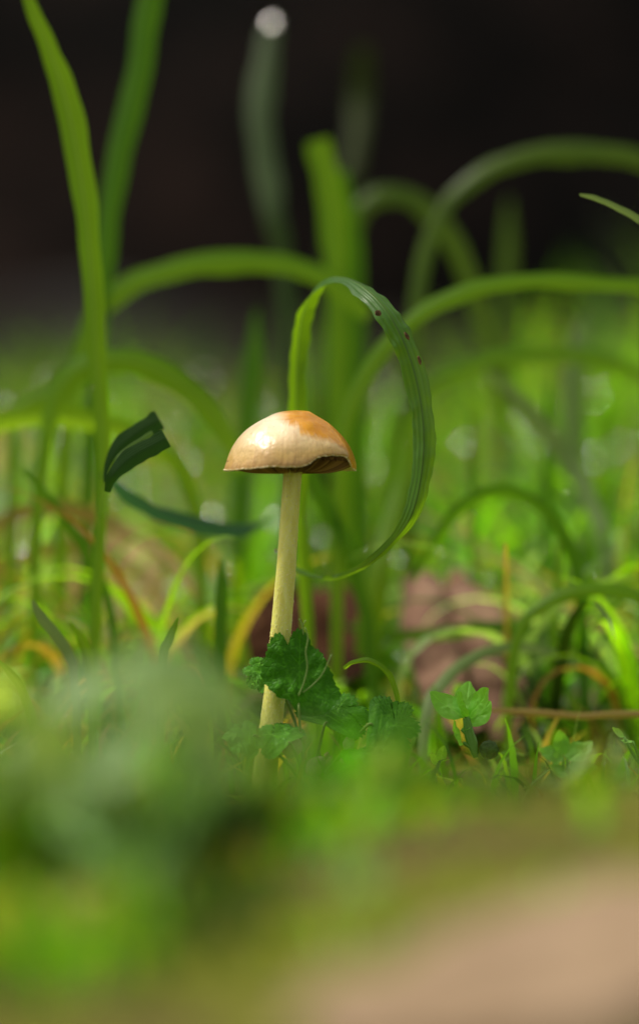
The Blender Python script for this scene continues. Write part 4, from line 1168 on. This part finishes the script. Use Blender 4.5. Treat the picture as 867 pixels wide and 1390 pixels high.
def husk(label, px, py, z, wpx, hpx, ang):
    u = z * 0.01 / FPX; bm = bmesh.new(); bmesh.ops.create_icosphere(bm, subdivisions=4, radius=1)
    for v in bm.verts:
        d = v.co.copy(); t = (d.z + 1) / 2
        v.co = Vector((d.x * wpx * u * 0.5 * (0.5 + 0.7 * math.sin(math.pi * (0.15 + 0.7 * t))), d.y * wpx * u * 0.35, d.z * hpx * u * 0.5)) * (1 + 0.06 * noise.noise(d * 4))
    me = bpy.data.meshes.new('seed_husk'); bm.to_mesh(me); bm.free()
    me.polygons.foreach_set('use_smooth', np.ones(len(me.polygons), dtype=bool))
    me.materials.append(HUSK)
    o = bpy.data.objects.new('seed_husk', me); o.location = W(px, py, z); o.rotation_euler = (0.2, R(ang), 0.1); S.collection.objects.link(o)
    tag(o, label, 'seed husk', 'seed husks beside the weed')


HUSK = rock_mat('husk', [(0.3, (0.28, 0.2, 0.13)), (0.7, (0.52, 0.42, 0.30))], 500, rough=0.5, dist=0.0002)
husk('beige oval seed husk right beside the lower stem', 396, 1014, 59.6, 24, 34, 15)
husk('ribbed beige seed husk low under the weed', 428, 1040, 59.6, 20, 34, 40)
husk('small beige seed husk among the weed leaves, rightmost', 473, 1010, 59.6, 14, 24, 0)


# ------------------------------------------------------------------ foreground plants, close to the lens and far out of focus
def broad_plant(label, base, leaves, name='broad_leaf_plant'):
    root = empty(name, base, label, 'weed')
    for k, (c, d, nrm, sz, col, wr) in enumerate(leaves):
        d = Vector(d).normalized(); n = Vector(nrm).normalized(); xd = d.cross(n)
        o = Vector(c) - d * sz * 0.5
        add_leaf('leaf', root, o, xd, d, sz, col, out=oval(36, wr, 0.8, teeth=9, ta=0.05), cup=0.4, wav=0.15, seed=k * 1.7, vd=0.03, nr=6)
        add_tube('leaf_stalk', root, [(base, 0.0006), ((base + o) / 2 + Vector((0, 0, 0.002)), 0.0005), (o, 0.0004)], SEED_STEM, n=4, seg=6)
    return root


TE = (0.27, 0.44, 0.20); GR = (0.14, 0.28, 0.015)
b = ground_hit(190, 1240)
lv = []
for (px, py, z, sz, col) in [(215, 925, 39, 0.016, TE), (130, 950, 38, 0.017, TE), (285, 960, 40, 0.015, TE), (70, 990, 39, 0.015, TE), (190, 1000, 37, 0.018, TE), (255, 1030, 39, 0.014, TE), (130, 1060, 38, 0.016, TE), (20, 955, 40, 0.014, TE), (320, 1010, 41, 0.013, GR), (40, 1050, 40, 0.013, TE),
                             (180, 935, 40, 0.015, TE), (240, 985, 38, 0.016, TE), (90, 1020, 37, 0.015, TE), (160, 1100, 39, 0.013, GR)]:
    z += 1.6; px = 170 + (px - 170) * 1.15; sz *= 0.94
    lv.append((W(px, py, z), (random.uniform(-1, 1), random.uniform(-0.6, 0.4), random.uniform(0.1, 0.7)), (random.uniform(-0.3, 0.3), -0.5, 1.0), sz, col, 0.36))
broad_plant('large blurred grey-green leafy weed filling the lower left foreground', b, lv)
b = ground_hit(500, 1210)
lv = []
for (px, py, z, sz, col) in [(525, 1050, 45, 0.010, TE), (470, 1080, 44, 0.012, GR), (400, 1110, 43, 0.012, GR), (585, 1085, 44, 0.012, GR), (640, 1110, 45, 0.011, GR), (545, 1120, 43, 0.012, GR)]:
    lv.append((W(px, py, z), (random.uniform(-1, 1), random.uniform(-0.6, 0.4), random.uniform(0.0, 0.6)), (random.uniform(-0.3, 0.3), -0.4, 1.0), sz, col, 0.38))
broad_plant('blurred bright green leafy weed in the foreground below the stem', b, lv)
b = ground_hit(800, 1130)
lv = []
for (px, py, z, sz) in [(790, 1045, 51, 0.011), (830, 1040, 50, 0.010), (760, 1075, 51, 0.010), (850, 1080, 50, 0.010)]:
    lv.append((W(px, py, z), (random.uniform(-1, 1), -0.2, random.uniform(0.0, 0.6)), (random.uniform(-0.3, 0.3), -0.4, 1.0), sz, TE, 0.36))
broad_plant('small blurred pale leafy weed at the lower right', b, lv)


def fore_grass():
    # short turf close in front: dense at the left and centre
    n = 3000
    px = rng.uniform(-120, 980, n); z = rng.uniform(0.33, 0.50, n)
    keep = rng.random(n) < np.where(z < 0.39, np.where(px < 420, 0.55, 0.25), 1.0) * np.clip(1.15 - (px - 330) / 340, 0.12, 1)
    px, z = px[keep], z[keep]; n = len(px)
    x = (px - 433.5) / FPX * z; y = z - CAM_D
    H = rng.uniform(0.005, 0.017, n) * (1 - 0.5 * np.clip((px - 220) / 150, 0, 1)) * (1 - 0.3 * np.clip((px - 500) / 100, 0, 1)) * np.where(z < 0.39, 0.6, 1); Wd = rng.uniform(0.0009, 0.0024, n)
    V, F, U, C = blades_np(n, x, y, gh_np(x, y), H, Wd, rng.uniform(0, 6.28, n), rng.uniform(0.3, 2.6, n), rng.uniform(-0.9, 0.9, n), np.clip(0.95 + 2.4 * np.array([noise.noise(Vector((a * 45, b * 30, 1.1))) for a, b in zip(x, y)]), 0.25, 1.5)[:, None] * palette(n, [(4, (0.11, 0.31, 0.01)), (2, (0.03, 0.11, 0.006)), (3, (0.20, 0.34, 0.01)), (1.2, (0.32, 0.28, 0.04)), (1, (0.2, 0.34, 0.16))]))
    tag(quads_obj('foreground_turf', V, F, MEADOW, U, C, kind='stuff'), 'soft blurred green turf in front of the mushroom', 'grass')


fore_grass()


def fore_veil():
    # a thin stand of longer blades in front of the lower stem, and thicker at the left
    n = 210
    px = np.where(rng.random(n) < 0.3, rng.uniform(250, 560, n), rng.uniform(-60, 330, n)); z = rng.uniform(0.43, 0.52, n)
    x = (px - 433.5) / FPX * z; y = z - CAM_D
    H = rng.uniform(0.010, 0.027, n) * np.where(px > 270, 0.68, 1); Wd = rng.uniform(0.0010, 0.0022, n)
    V, F, U, C = blades_np(n, x, y, gh_np(x, y), H, Wd, rng.uniform(0, 6.28, n), rng.uniform(0.2, 1.8, n), rng.uniform(-0.9, 0.9, n), palette(n, [(3, (0.10, 0.34, 0.01)), (2, (0.16, 0.38, 0.01)), (1, (0.26, 0.40, 0.2))]))
    tag(quads_obj('foreground_blades', V, F, MEADOW, U, C, kind='stuff'), 'longer blurred green blades veiling the foot of the stem', 'grass')


fore_veil()
